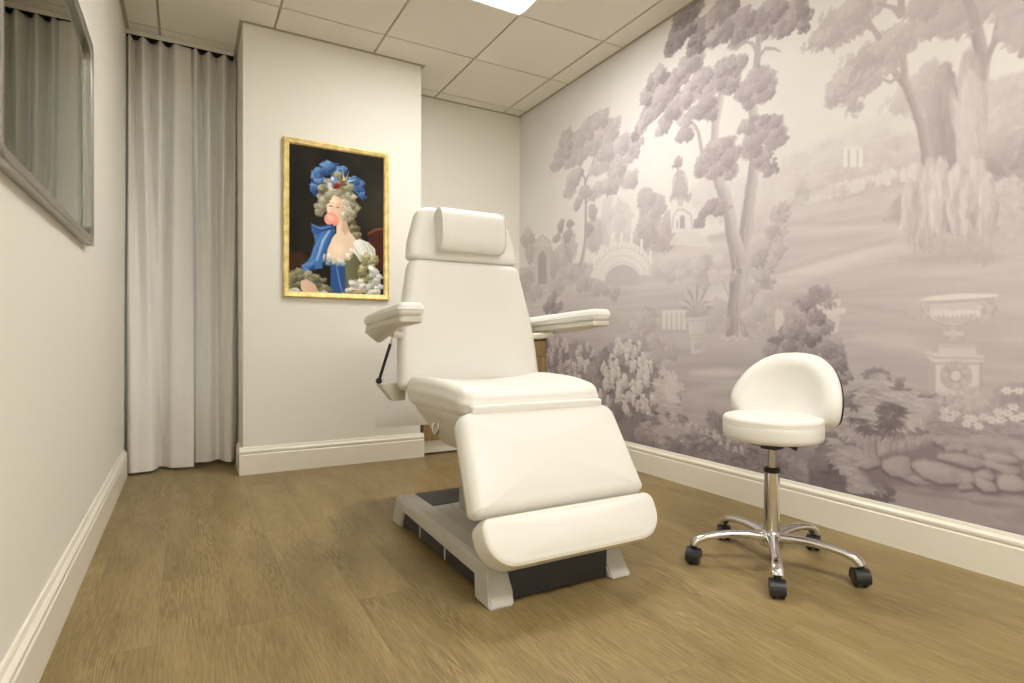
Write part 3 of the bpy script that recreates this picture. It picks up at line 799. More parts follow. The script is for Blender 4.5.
class Canvas:
    def __init__(s, H, W, ch, seed, q=1.):
        s.H, s.W, s.q = H, W, q; s.T = np.zeros((H, W, ch), np.float32); s.rng = np.random.default_rng(seed); s.kern = {}
    def col(s, c): return np.asarray(c, np.float32).reshape(-1)
    def leaf(s, ln, wd, ang):
        """soft leaf dab, cached by size and direction"""
        q = int(round(ang / (PI / 10))) % 20; key = (round(ln, 1), round(wd, 1), q)
        if key not in s.kern:
            R = int(ln + 2); yy, xx = np.mgrid[-R:R + 1, -R:R + 1].astype(np.float32); a = q * PI / 10
            u = xx * math.cos(a) + yy * math.sin(a); v = -xx * math.sin(a) + yy * math.cos(a)
            w = wd * (1 - .45 * np.clip(u / ln, -1, 1))
            d = np.sqrt((u / ln) ** 2 + (v / np.maximum(w, .4)) ** 2)
            s.kern[key] = np.clip((1.25 - d) / .45, 0, 1)[..., None]
        return s.kern[key]
    def dab(s, x, y, ln, wd, ang, c, al=.9):
        ln, wd = ln * s.q, wd * s.q
        k = s.leaf(ln, wd, ang); R = k.shape[0] // 2; xi, yi = int(round(x)), int(round(y))
        y0, y1, x0, x1 = max(0, yi - R), min(s.H, yi + R + 1), max(0, xi - R), min(s.W, xi + R + 1)
        if y0 >= y1 or x0 >= x1: return
        kk = k[y0 - yi + R:y1 - yi + R, x0 - xi + R:x1 - xi + R] * al
        t = s.T[y0:y1, x0:x1]; t += kk * (c - t)
    def box(s, P, m=3):
        return (max(0, int(P[:, 1].min()) - m), min(s.H, int(P[:, 1].max()) + m + 1), max(0, int(P[:, 0].min()) - m), min(s.W, int(P[:, 0].max()) + m + 1))
    def poly(s, pts, c, al=1., soft=.8, wob=0, c2=None, nz=0, ang=None):
        """filled polygon with an anti-aliased (soft) edge; c2 blends to the right"""
        soft, wob = soft * s.q, wob * s.q
        P = np.asarray(pts, np.float32); y0, y1, x0, x1 = s.box(P, int(soft * 2 + wob + 3))
        if y0 >= y1 or x0 >= x1: return
        yy, xx = np.mgrid[y0:y1, x0:x1].astype(np.float32)
        if wob:
            xx = xx + wob * (vnoise(xx.shape, (wob * 2.5 + 2,) * 2, s.rng, 2) - .5) * 2; yy = yy + wob * (vnoise(xx.shape, (wob * 2.5 + 2,) * 2, s.rng, 2) - .5) * 2
        ins = np.zeros(xx.shape, bool); dm = np.full(xx.shape, 1e9, np.float32)
        for i in range(len(P)):
            ax, ay = P[i - 1]; bx, by = P[i]
            cr = (ay > yy) != (by > yy)
            with np.errstate(divide='ignore', invalid='ignore'):
                ins ^= cr & (xx < (bx - ax) * (yy - ay) / (by - ay + 1e-12) + ax)
            L2 = (bx - ax) ** 2 + (by - ay) ** 2 + 1e-9
            t = np.clip(((xx - ax) * (bx - ax) + (yy - ay) * (by - ay)) / L2, 0, 1)
            dm = np.minimum(dm, np.hypot(xx - ax - t * (bx - ax), yy - ay - t * (by - ay)))
        sd = np.where(ins, dm, -dm); a = np.clip(sd / (2 * soft) + .5, 0, 1) * al
        cc = s.col(c)
        if c2 is not None:
            f = ((xx - x0) / max(1, x1 - x0))[..., None]; cc = s.col(c) * (1 - f) + s.col(c2) * f
        if nz: cc = cc + nz * (vnoise(xx.shape, (3, 9), s.rng, 3)[..., None] - .5) * 2
        t = s.T[y0:y1, x0:x1]; t += a[..., None] * (cc - t)
    def stroke(s, pts, wid, c, al=1., soft=.7, shade=0, streak=0, wob=0):
        """tapering stroke along a polyline; shade darkens its right flank, streak adds bark lines"""
        P = np.asarray(pts, np.float32); n = len(P); wd = np.asarray(wid if hasattr(wid, '__len__') else [wid] * n, np.float32) * s.q; soft, wob = soft * s.q, wob * s.q
        y0, y1, x0, x1 = s.box(P, int(wd.max() / 2 + 4))
        if y0 >= y1 or x0 >= x1: return
        yy, xx = np.mgrid[y0:y1, x0:x1].astype(np.float32)
        if wob: xx = xx + wob * (vnoise(xx.shape, (12, 6), s.rng, 2) - .5) * 2
        best = np.full(xx.shape, -1e9, np.float32); sg = np.zeros_like(best); ww = np.ones_like(best); al_ = np.zeros_like(best); acc = 0
        for i in range(n - 1):
            ax, ay = P[i]; bx, by = P[i + 1]; L = math.hypot(bx - ax, by - ay) + 1e-6
            t = np.clip(((xx - ax) * (bx - ax) + (yy - ay) * (by - ay)) / L ** 2, 0, 1)
            d = np.hypot(xx - ax - t * (bx - ax), yy - ay - t * (by - ay)); w = (wd[i] * (1 - t) + wd[i + 1] * t) / 2
            g = w - d; m = g > best
            side = np.sign((xx - ax) * (by - ay) - (yy - ay) * (bx - ax)) * (-1 if by < ay else 1)
            best = np.where(m, g, best); sg = np.where(m, side * d, sg); ww = np.where(m, w, ww); al_ = np.where(m, acc + t * L, al_); acc += L
        a = np.clip(best / (2 * soft) + .5, 0, 1) * al
        cc = np.broadcast_to(s.col(c), a.shape + (s.T.shape[2],)).copy()
        q = np.clip(sg / np.maximum(ww, .5), -1, 1)
        if shade: cc += (shade * (-(q + .25)))[..., None] * (1 if s.T.shape[2] == 1 else -1) * -1
        if streak:
            nn = vnoise((int(acc) + 4, 40), (22 * s.q, 1.6), s.rng, 2)
            cc += (streak * (nn[np.clip(al_.astype(int), 0, nn.shape[0] - 1), np.clip(((q + 1) * 19).astype(int), 0, 39)] - .5) * 2)[..., None]
        t = s.T[y0:y1, x0:x1]; t += a[..., None] * (cc - t)
    def glaze(s, x0, x1, y0, y1, c, al, soft):
        """soft-edged oval wash"""
        X0, X1, Y0, Y1 = [int(round(v)) for v in (x0, x1, y0, y1)]
        a0, a1, b0, b1 = max(0, Y0), min(s.H, Y1), max(0, X0), min(s.W, X1)
        if a0 >= a1 or b0 >= b1: return
        yy, xx = np.mgrid[a0:a1, b0:b1].astype(np.float32)
        d = np.sqrt(((xx - (X0 + X1) / 2) / ((X1 - X0) / 2)) ** 2 + ((yy - (Y0 + Y1) / 2) / ((Y1 - Y0) / 2)) ** 2)
        a = np.clip((1 - d) / soft, 0, 1); a = a * a * (3 - 2 * a) * al
        t = s.T[a0:a1, b0:b1]; t += a[..., None] * (s.col(c) - t)
    def crown(s, blobs, dark, light, leaf=3., n=1., al=.75, base=.85, hang=0.0, spread=.55):
        """foliage: each blob (x, y, rx, ry) gets a ragged under-mass and leaf dabs, lighter towards the upper left of the blob"""
        dark, light = s.col(dark), s.col(light)
        for (x, y, rx, ry) in blobs:                       # under-mass
            k = max(10, int((rx + ry) * .9)); th = np.linspace(0, 2 * PI, k, endpoint=False)
            rr = .80 + .20 * s.rng.random(k)
            s.poly(np.stack([x + rx * rr * np.cos(th), y + ry * rr * np.sin(th)], 1), dark * .8 + light * .2, al=base, soft=1.6, wob=max(1., min(rx, ry) / s.q * .16))
        order = sorted(range(len(blobs)), key=lambda i: -blobs[i][1])
        for i in order:
            x, y, rx, ry = blobs[i]
            lf = leaf * s.q
            K = int(n * 2.3 * rx * ry / (lf * lf) * PI)
            clumps = max(3, int(rx * ry / (lf * 3.2) ** 2 * 2.2))
            ca = s.rng.random(clumps) * 2 * PI; cr_ = np.sqrt(s.rng.random(clumps)) * .86
            cx = x + rx * cr_ * np.cos(ca); cy = y + ry * cr_ * np.sin(ca); o = np.argsort(-cy + s.rng.random(clumps) * ry * .5); per = max(4, K // clumps)
            R = lf * 2.6
            for j in o:
                u, v = (cx[j] - x) / rx, (cy[j] - y) / ry
                lit = np.clip(.5 - .42 * v - .28 * u + s.rng.normal(0, .14), 0, 1)
                a = s.rng.random(per) * 2 * PI; r = np.sqrt(s.rng.random(per)) * R
                px, py = cx[j] + r * np.cos(a), cy[j] + r * np.sin(a) * .8; oo = np.argsort(-py)
                for q in oo:
                    f = np.clip(lit + spread * (-(py[q] - cy[j]) / R * .55 - (px[q] - cx[j]) / R * .25) + s.rng.normal(0, .10), 0, 1)
                    s.dab(px[q], py[q], leaf * s.rng.uniform(.75, 1.3), leaf * .5, a[q] * .25 + PI / 2 + s.rng.normal(0, .8) + hang, dark + (light - dark) * f, al)
    def tufts(s, spots, r, dark, light, k=7, al=.85, thin=.16, down=True):
        """radiating leaf fans"""
        dark, light = s.col(dark), s.col(light)
        for (x, y) in spots:
            f = s.rng.random()
            for j in range(k):
                a = (PI * (.05 + .9 * j / (k - 1)) if down else -PI * (.05 + .9 * j / (k - 1))) + s.rng.normal(0, .12)
                ln = r * s.rng.uniform(.75, 1.1)
                s.dab(x + math.cos(a) * ln * .5 * s.q, y + math.sin(a) * ln * .5 * s.q, ln * .5, max(.8, ln * thin), a, dark + (light - dark) * np.clip(f * .5 + .5 * s.rng.random(), 0, 1), al)
    def blooms(s, spots, r, dark, light, al=.9):
        """conical flower heads built of light petals"""
        dark, light = s.col(dark), s.col(light)
        for (x, y) in spots:
            for j in range(16):
                t = s.rng.random(); px = x + s.rng.normal(0, .33) * r * s.q * (1.15 - .75 * t); py = y + r * s.q * (.7 - 1.5 * t)
                f = np.clip(.35 + .5 * t - .35 * (px - x) / (r * s.q) + s.rng.normal(0, .12), 0, 1)
                s.dab(px, py, r * .26, r * .24, 0, dark + (light - dark) * f, al)

def painted_grid(name, T, fn, m, parent=None):
    """the painted surface as one fine mesh sheet; T is stored per vertex as the pigment the material reads"""
    H, W, ch = T.shape
    me = bpy.data.meshes.new(name)
    jj, ii = np.mgrid[0:H, 0:W]
    co = np.stack(fn(ii.ravel() / (W - 1), jj.ravel() / (H - 1)), 1).astype(np.float32)
    idx = (np.arange((H - 1) * (W - 1)) // (W - 1)) * W + np.arange((H - 1) * (W - 1)) % (W - 1)
    f = np.stack([idx, idx + W, idx + W + 1, idx + 1], 1).astype(np.int32)
    me.vertices.add(H * W); me.vertices.foreach_set('co', co.ravel())
    me.loops.add(f.size); me.loops.foreach_set('vertex_index', f.ravel())
    me.polygons.add(len(f)); me.polygons.foreach_set('loop_start', np.arange(0, f.size, 4, dtype=np.int32))
    me.update(calc_edges=True)
    if ch == 1:
        at = me.attributes.new('pigment', 'FLOAT', 'POINT'); at.data.foreach_set('value', np.clip(T, 0, 1).ravel().astype(np.float32))
    else:
        at = me.attributes.new('pigment', 'FLOAT_COLOR', 'POINT')
        c = np.clip(T, 0, 1); l = np.where(c <= .04045, c / 12.92, ((c + .055) / 1.055) ** 2.4)
        at.data.foreach_set('color', np.concatenate([l, np.ones((H, W, 1))], 2).ravel().astype(np.float32))
    me.materials.append(m)
    o = bpy.data.objects.new(name, me); COL.objects.link(o)
    if parent is not None: o.parent = parent; 
    return o
# ================================================================== MURAL on the right wall (grey-mauve landscape wallpaper)
RES = .0033; QB = .0045 / RES; MZ1, MZ0, MY1, MY0 = 2.697, .160, YK - .001, -.55
mur = Canvas(int((MZ1 - MZ0) / RES), int((MY1 - MY0) / RES), 1, 11, QB)
_c, _s = math.cos(.5125), math.sin(.5125)
def wp(px, py):
    """photo measure -> canvas column,row: where that spot lies on the right wall"""
    u, w = (px - 512) / 576.95, -(py - 338) / 576.95
    rx, ry = u * _c + _s, -u * _s + _c
    k = XR / rx
    return ((MY1 - ry * k) / RES, (MZ1 - (.826 + w * k)) / RES)
def W_(L): return [wp(*p) for p in L]
def WB(L):
    """ovals (x, y, rx, ry) in photo measure -> canvas"""
    out = []
    for x, y, rx, ry in L:
        cx, cy = wp(x, y); ax, ay = wp(x + rx, y); bx, by = wp(x, y + ry); out.append((cx, cy, abs(ax - cx), abs(by - cy)))
    return out
def scat(L, n):
    """n random spots inside ovals"""
    B_ = WB(L); A = np.array([b[2] * b[3] for b in B_]); A = A / A.sum(); res = []
    for _ in range(n):
        b = B_[mur.rng.choice(len(B_), p=A)]; a = mur.rng.random() * 2 * PI; r = math.sqrt(mur.rng.random())
        res.append((b[0] + b[2] * r * math.cos(a), b[1] + b[3] * r * math.sin(a)))
    return sorted(res, key=lambda p: p[1])
T = mur.T
# --- sky: pale paper, faint clouds
yy = np.linspace(0, 1, mur.H)[:, None]
T[..., 0] = .045 + .03 * vnoise((mur.H, mur.W), (60 * QB, 160 * QB), mur.rng, 3) + .02 * yy
# --- far hills
mur.poly(W_([(760, 190), (800, 150), (828, 134), (858, 122), (890, 112), (930, 108), (1000, 100), (1200, 90), (1200, 240), (760, 240)]), .13, .8, 3)
mur.crown(WB([(800, 175, 26, 24), (825, 160, 24, 22), (850, 150, 26, 18), (875, 145, 26, 18), (900, 150, 20, 20), (790, 195, 20, 20), (780, 205, 20, 16)]), .30, .13, 5, .7, .5, .6)
mur.crown(WB([(838, 168, 26, 10), (870, 165, 30, 10), (820, 185, 20, 10)]), .30, .17, 5, .6, .4, .3)
# --- meadow: pale lawns with long brush streaks
mur.poly(W_([(517, 268), (560, 262), (600, 262), (650, 246), (690, 240), (740, 226), (790, 206), (840, 193), (900, 178), (935, 172), (1200, 168), (2700, 168), (2700, 700), (517, 700)]), .235, 1, 3, 2)
st = vnoise((mur.H, mur.W), (5 * QB, 120 * QB), mur.rng, 4) - .5
g0 = (np.arange(mur.H)[:, None] > wp(900, 200)[1])
ramp = np.clip((np.arange(mur.H)[:, None] * RES - .95) / 1.5, 0, 1)
grass = np.clip((T[..., 0] - .15) / .08, 0, 1)
T[..., 0] += grass * (st * .16 + ramp * .15)
def band(pts, w, c, al, soft=3): mur.stroke(W_(pts), w, c, al, soft)
band([(700, 300), (760, 282), (830, 262), (880, 246), (930, 232), (1000, 224)], [22, 20, 18, 14, 10, 6], .12, .7, 6)
band([(640, 262), (700, 250), (780, 232), (850, 226), (905, 226)], [12, 12, 10, 8, 4], .14, .6, 4)
band([(760, 276), (830, 254), (870, 243), (905, 234)], [5, 6, 5, 3], .36, .65, 2)
band([(660, 246), (730, 234), (800, 222), (900, 221)], [4, 5, 5, 3], .34, .6, 2)
band([(840, 244), (900, 240), (960, 242), (1060, 240)], [3, 6, 8, 8], .36, .5, 3)
band([(760, 300), (850, 268), (930, 262), (1060, 266)], [4, 9, 9, 6], .31, .5, 3)
for k in range(42):
    x = mur.rng.uniform(740, 1250); y = mur.rng.uniform(250, 350); l = mur.rng.uniform(20, 70)
    band([(x, y), (x + l, y - l * .02), (x + 2 * l, y + mur.rng.uniform(-3, 3))], [1, mur.rng.uniform(3, 7), 1], mur.rng.choice([.18, .36, .40]), .35, 2)
band([(830, 300), (900, 310), (980, 318), (1100, 314)], [3, 7, 8, 5], .42, .5, 3)
band([(860, 336), (900, 340), (925, 346)], [8, 16, 12], .18, .5, 5); band([(985, 345), (1040, 352), (1100, 350)], [10, 18, 12], .44, .5, 5)
band([(850, 356), (900, 362), (930, 372)], [10, 22, 20], .40, .6, 6)
# near ground left of the trunk: path, water, lawn
band([(560, 290), (600, 286), (660, 284), (720, 290)], [8, 12, 10, 6], .22, .6, 4)
band([(540, 330), (570, 318), (600, 312), (640, 330)], [12, 16, 14, 6], .36, .6, 5)
band([(560, 300), (590, 306), (640, 318)], [10, 14, 10], .27, .6, 5)
band([(556, 345), (600, 350), (640, 360)], [6, 12, 8], .42, .5, 4)
band([(660, 380), (700, 386), (760, 400)], [10, 18, 14], .44, .5, 5)
band([(680, 352), (720, 356), (780, 356)], [8, 16, 12], .40, .6, 5)
band([(690, 372), (720, 371), (745, 372)], [3, 12, 2], .19, .85, 3)
band([(690, 392), (730, 384), (790, 386)], [5, 14, 6], .27, .7, 4)
band([(660, 366), (700, 364), (760, 362)], [4, 8, 4], .48, .5, 3)
# --- distant trees behind the bridge and church
mur.crown(WB([(527, 238, 8, 8), (531, 250, 8, 12), (550, 262, 12, 14), (568, 250, 10, 16), (595, 236, 12, 18), (572, 272, 14, 10)]), .42, .26, 4, .8, .6, .7)
mur.crown(WB([(606, 222, 6, 26), (618, 218, 5, 24), (626, 224, 6, 22)]), .26, .17, 4, .8, .5, .7)
mur.crown(WB([(644, 196, 9, 10), (652, 206, 12, 14), (648, 224, 14, 18), (660, 236, 14, 18), (642, 240, 10, 14), (668, 222, 8, 14)]), .46, .27, 3.6, 1, .6, .8)
mur.crown(WB([(703, 195, 14, 18), (720, 200, 14, 24), (742, 205, 14, 30), (760, 200, 16, 34), (780, 190, 14, 26)]), .22, .13, 4, .6, .5, .6)
# --- church with scaled dome
mur.poly(W_([(671, 232), (669, 206), (674, 196), (690, 196), (691, 218), (704, 212), (704, 232)]), .10, 1, 1)
mur.poly(W_([(672, 196), (671, 182), (673, 174), (678, 168), (684, 172), (687, 180), (687, 196)]), .28, 1, 1)
for j in range(9):
    for i in range(7):
        x, y = 672 + i * 2.4 + (j % 2) * 1.2, 172 + j * 3
        if abs(x - 679) < 3 + j * .8: mur.dab(*wp(x, y), 2.4, 1.6, PI / 2, .46, .8)
for x in np.linspace(670, 689, 12): mur.dab(*wp(x, 196 + mur.rng.uniform(-1, 4)), 5, 2.4, PI / 2, .45, .7)
mur.crown(WB([(678, 163.5, 4, 4.5)]), .62, .46, 2.4, 1, .8, .9)
mur.poly(W_([(677, 206), (677, 198), (680, 195), (682, 198), (682, 206)]), .34, .8, .8)
mur.stroke(W_([(672, 228), (672, 216), (677, 209), (683, 209), (690, 214), (692, 228)]), 3, .34, .8)
mur.poly(W_([(679, 228), (679, 217), (681.5, 214), (684, 217), (684, 228)]), .52, .9, .8); mur.poly(W_([(675.5, 228), (675.5, 220), (677.5, 220), (677.5, 228)]), .44, .8, .7)
mur.poly(W_([(668, 244), (676, 231), (700, 229), (712, 246)]), .13, .9, 1.5)
for k in range(5): mur.stroke(W_([(670 + k, 242 - k * 2.4), (706 - k * 2, 241 - k * 2.4)]), 1.2, .26, .7)
# --- garden arch, far left
mur.poly(W_([(534, 284), (534, 250), (536, 246), (549, 246), (550, 250), (550, 284)]), .27, .9, 1)
mur.poly(W_([(538, 284), (538, 256), (542, 250), (546, 256), (547, 284)]), .50, .9, 1)
mur.poly(W_([(533, 243), (542, 235), (551, 242), (551, 247), (533, 247)]), .22, .9, .8); mur.stroke(W_([(533, 243), (542, 235), (551, 242)]), 1.6, .46, .9)
mur.crown(WB([(526, 280, 8, 10), (532, 292, 12, 8), (556, 285, 8, 10)]), .44, .28, 3.4, .9, .6, .6)
# --- left tree
tr = [(581, 264), (584, 250), (585.5, 235), (585.5, 206), (584.5, 180)]
mur.stroke(W_(tr), [11, 9, 8, 7, 6], .44, 1, 1, -.12, .06)
mur.stroke(W_([(585, 182), (591, 166), (596, 148), (600, 130)]), [6, 4, 3, 2], .44); mur.stroke(W_([(584.5, 180), (580, 168), (576, 152)]), [5, 3, 2], .44)
mur.stroke(W_([(585, 204), (594, 192), (602, 184)]), [4, 3, 2], .44); mur.stroke(W_([(570, 262), (566, 248), (563, 234)]), [5, 4, 3], .44)
mur.crown(WB([(560, 226, 4, 5), (569, 224, 4, 4), (568, 234, 5, 6), (557, 238, 4, 5), (592, 212, 5, 9), (588, 228, 4, 7)]), .54, .38, 2.6, 1, .8, .8)
mur.crown(WB([(594, 124, 15, 12), (608, 130, 12, 12), (582, 136, 12, 12), (566, 140, 7, 12), (562, 156, 9, 12), (556, 166, 6, 7), (574, 156, 12, 12), (590, 145, 12, 13), (606, 150, 14, 14),
              (620, 146, 10, 12), (632, 144, 9, 9), (630, 156, 7, 7), (600, 166, 12, 10), (616, 168, 12, 12), (628, 180, 9, 9), (612, 184, 12, 9), (575, 176, 9, 8), (570, 190, 7, 9), (584, 192, 7, 8), (578, 202, 5, 6), (598, 190, 10, 8)]), .50, .24, 3.0, 1., .7, .75)
# --- moon bridge
arc = lambda cx, cy, rx, ry, a0, a1, n=16: [(cx + rx * math.cos(a0 + (a1 - a0) * k / n), cy - ry * math.sin(a0 + (a1 - a0) * k / n)) for k in range(n + 1)]
mur.poly(W_([(590, 276), (596, 262), (604, 250), (614, 243), (624, 241), (634, 243), (642, 248), (650, 258), (656, 264), (652, 275), (640, 274), (605, 281)]), .08, 1, 1)
mur.poly(W_([(605, 281)] + arc(622.5, 281, 17.5, 17, PI, 0)[1:-1] + [(640, 274), (640, 285), (605, 285)]), .33, 1, 1)
mur.stroke(W_(arc(622.5, 280, 18.5, 18.5, PI, .12)), 2.2, .20, .9); mur.stroke(W_(arc(622.5, 280, 24, 25, PI * .93, .22)), 1.6, .22, .8)
mur.stroke(W_(arc(622.5, 282, 30, 38, PI * .93, .26)), 2.2, .06, 1); mur.stroke(W_(arc(622.5, 282, 30, 34.5, PI * .9, .3)), 1.4, .26, .8)
for a in np.linspace(.40, PI - .35, 17):
    x, y = 622.5 + 30 * math.cos(a), 281 - 34 * math.sin(a); mur.stroke(W_([(x, y), (x, y - 4)]), 2, .28, .7)
for x, y in ((594, 262), (601, 250), (611, 240), (621, 238), (631, 238), (641, 244), (650, 256)): mur.stroke(W_([(x, y + 5), (x, y - 4)]), 5, .05, 1)
mur.crown(WB([(598, 288, 10, 6), (584, 284, 9, 8), (612, 292, 10, 6)]), .46, .30, 3, .8, .6, .6)
mur.crown(WB([(660, 270, 10, 8), (672, 272, 10, 8), (684, 270, 9, 8), (696, 268, 8, 9)]), .38, .20, 3, .9, .6, .7)
# --- poplars with pale plumes, right middle distance
def plume(x, y0, y1, w, dark, light, n):
    for k in range(n):
        t = mur.rng.random(); yv = y0 + (y1 - y0) * t; ww = w * math.sin(PI * min(.97, .08 + .86 * t)) ** .8
        xx = x + mur.rng.normal(0, .42) * ww; f = np.clip(.72 - .5 * (xx - x) / max(ww, .5) * .6 - .25 * t + mur.rng.normal(0, .14), 0, 1)
        mur.dab(*wp(xx, yv), mur.rng.uniform(6, 13), 1.9, PI / 2 + mur.rng.normal(0, .1), dark + (light - dark) * f, .72)
# big trees, upper right
mur.stroke(W_([(974, 104), (977, 84), (979, 62), (975, 40), (971, 22), (968, 8)]), [10, 10, 10, 9, 8.5, 7.5], .54, 1, 1, -.12, .07)
mur.crown(WB([(985, 95, 20, 16), (1000, 110, 24, 20), (1024, 90, 24, 26), (985, 130, 18, 20), (1015, 130, 24, 18), (1060, 100, 40, 50), (1120, 110, 50, 60)]), .36, .18, 4.4, .8, .6, .8)
mur.crown(WB([(1000, 150, 22, 16), (1020, 142, 20, 16), (1010, 170, 22, 14), (1036, 160, 24, 26), (990, 165, 10, 10), (1080, 165, 44, 30)]), .58, .36, 4.2, .9, .6, .9)
mur.crown(WB([(1000, 200, 14, 12), (1015, 195, 14, 10), (1035, 205, 24, 14), (1000, 222, 18, 12), (1025, 225, 20, 12), (1080, 215, 40, 18)]), .40, .22, 4, .8, .5, .8)
mur.crown(WB([(926, 70, 12, 10), (915, 85, 14, 12), (905, 98, 14, 10), (935, 90, 12, 14), (895, 106, 10, 7), (925, 105, 14, 8)]), .38, .20, 4, .9, .6, .8)
plume(942, 76, 190, 15, .62, .38, 620); plume(932, 100, 190, 11, .58, .40, 260)
plume(966, 62, 170, 14, .48, .30, 300); plume(967, 84, 186, 12, .40, .16, 520)
mur.stroke(W_([(926, 178), (924, 150), (919, 125), (911, 102), (903, 84), (892, 72), (886, 56)]), [10, 8.5, 8, 7.5, 7, 5.5, 3.5], .50, 1, 1, -.12, .07)
mur.stroke(W_([(902, 82), (901, 66), (899, 50)]), [6, 6, 5], .48, 1, 1, -.1, .06); mur.stroke(W_([(888, 70), (882, 64), (872, 66)]), [5, 3, 2], .42); mur.stroke(W_([(895, 76), (888, 82), (878, 78)]), [4, 3, 2], .42)
mur.stroke(W_([(892, 72), (892, 60), (890, 50)]), [4, 3, 2], .42)
mur.stroke(W_([(981, 62), (990, 42), (995, 12)]), [6, 4.5, 3], .5); mur.stroke(W_([(988, 46), (1003, 28), (1013, 10)]), [4.5, 3.5, 2], .5); mur.stroke(W_([(1018, 54), (1022, 34), (1030, 10)]), [5.5, 5.5, 4], .5)
mur.crown(WB([(890, 38, 14, 14), (905, 34, 14, 13), (878, 46, 12, 10), (900, 46, 12, 8), (862, 58, 12, 10), (850, 66, 10, 9), (876, 60, 14, 10), (890, 60, 8, 7), (842, 82, 12, 8), (832, 92, 10, 8), (856, 78, 14, 10), (870, 76, 9, 9),
              (848, 98, 10, 7), (860, 88, 12, 9), (828, 103, 7, 5), (851, 107, 5, 4)]), .46, .24, 3.6, 1, .7, .8)
mur.crown(WB([(818, 36, 11, 10), (830, 26, 14, 14), (845, 14, 16, 16), (835, 40, 10, 8), (858, 4, 16, 12), (850, 28, 12, 9), (868, 12, 12, 8), (811, 44, 6, 5)]), .46, .26, 3.6, 1, .7, .8)
for p in ([(876, 38), (868, 26), (864, 16)], [(868, 28), (860, 22), (850, 25)], [(897, 16), (890, 8), (874, 4)], [(898, 14), (897, -8)]): mur.stroke(W_(p), [5, 4, 2] if len(p) == 3 else [7, 5], .43)
mur.crown(WB([(918, 10, 14, 14), (935, 20, 18, 16), (922, 30, 12, 10), (950, 10, 20, 18), (948, 30, 16, 9), (968, 8, 18, 14), (990, 4, 18, 12), (1012, 8, 18, 14), (1010, 28, 14, 12), (1030, 20, 20, 22), (1014, 40, 8, 5), (1060, 10, 30, 30), (1110, -10, 60, 40)]), .46, .31, 4, 1, .7, .85)
mur.stroke(W_([(971, 24), (968, 10), (963, 0)]), [7.5, 7, 6], .52, .8)
# little temple and statue hedge on the hill
mur.poly(W_([(840, 149), (842, 146), (850, 143), (858, 145), (860, 149)]), .10, 1, .8)
mur.poly(W_([(842, 164), (842, 150), (860, 149), (860, 162)]), .34, .9, .8)
for x in (843.5, 850, 852.5, 858.5): mur.stroke(W_([(x, 164), (x, 150)]), 4, .05, 1)
mur.poly(W_([(824, 186), (870, 180), (900, 174), (918, 172), (916, 184), (880, 190), (826, 200)]), .36, .7, 2, 2)
for x, y in ((828, 196), (836, 193), (846, 192), (851, 190), (855, 189), (860, 187), (876, 184), (882, 180), (886, 182), (901, 178), (908, 174)):
    mur.stroke(W_([(x, y), (x, y - 7), (x + .6, y - 10)]), [5, 5, 3], .13, .9)
for x in (826, 840, 870, 894): mur.crown(WB([(x, 190, 8, 6)]), .30, .17, 3.4, .7, .5, .5)
# poplar clump
mur.crown(WB([(905, 212, 14, 14), (898, 206, 10, 12), (915, 222, 10, 10), (935, 215, 16, 22), (960, 215, 16, 22), (980, 218, 10, 18)]), .50, .36, 3.6, .9, .5, .6)
for x, y0, y1, w in ((918, 176, 236, 9), (928, 170, 232, 10), (940, 170, 230, 10), (957, 172, 232, 11), (976, 170, 238, 13), (985, 186, 236, 8), (966, 190, 240, 8), (908, 190, 232, 8)):
    plume(x, y0, y1, w, .54, .14, 260)
for x in (913, 922, 928, 940, 966, 974, 980): mur.stroke(W_([(x, 250), (x + .6, 226)]), [2.4, 1.6], .40, .7)
mur.crown(WB([(975, 246, 12, 10), (960, 244, 10, 8), (940, 242, 16, 6)]), .42, .28, 4, .7, .5, .7)
band([(900, 258), (940, 256), (1000, 256)], [4, 7, 5], .44, .6, 3)
# --- main tree: twin trunks
mur.poly(W_([(722, 338), (728, 326), (731, 316), (741, 316), (745, 326), (752, 337), (746, 335), (741, 338), (736, 336), (730, 339), (727, 336)]), .43, 1, 1.2, 1, None, .05)
mur.stroke(W_([(735.5, 326), (736, 318), (737, 300), (739, 275), (740, 262), (743, 245), (746, 225), (749, 200), (751, 180), (753, 160)]), [27, 27, 26, 25, 24, 19, 17, 16, 15, 14], .45, 1, 1.2, -.16, .10, 1.5)
mur.stroke(W_([(739, 262), (735, 246), (731, 232), (729, 215), (724, 196), (718, 182), (714, 170)]), [22, 20, 18, 17, 16, 14, 13], .44, 1, 1.2, -.16, .10, 1)
mur.stroke(W_([(753, 165), (754, 140), (753, 122), (751, 108), (748, 95)]), [13, 13, 13, 12, 9], .40, 1, 1, -.12, .07)
mur.stroke(W_([(711, 170), (713, 146), (714, 124), (718, 104), (721, 88), (724, 74)]), [12, 12, 12, 11, 10, 8], .39, 1, 1, -.12, .07)
mur.stroke(W_([(753, 80), (755, 60), (756, 40), (757, 10)]), [9, 9, 7, 5], .45); mur.stroke(W_([(755, 60), (763, 49), (772, 49), (778, 52)]), [5, 4, 3, 1.6], .42); mur.stroke(W_([(756, 54), (750, 44), (743, 42)]), [5, 4, 2], .42)
mur.stroke(W_([(709, 104), (704, 92), (700, 84)]), [7, 5, 4], .42); mur.stroke(W_([(701, 154), (697, 132), (693, 125), (685, 120), (681, 112)]), [6, 5, 5, 4, 2], .42); mur.stroke(W_([(716, 110), (709, 104)]), [6, 6], .42)
for x in (726, 731, 737, 743, 747): mur.stroke(W_([(x, 337), (736 + (x - 736) * .55, 318)]), [2, 2], .56, .6, 1)
for k in range(16): mur.dab(*wp(722 + k * 1.7, 337 + mur.rng.uniform(-2, 2)), 3, 1.4, PI / 2, .2, .7)
MT = dict(dark=.70, light=.30)
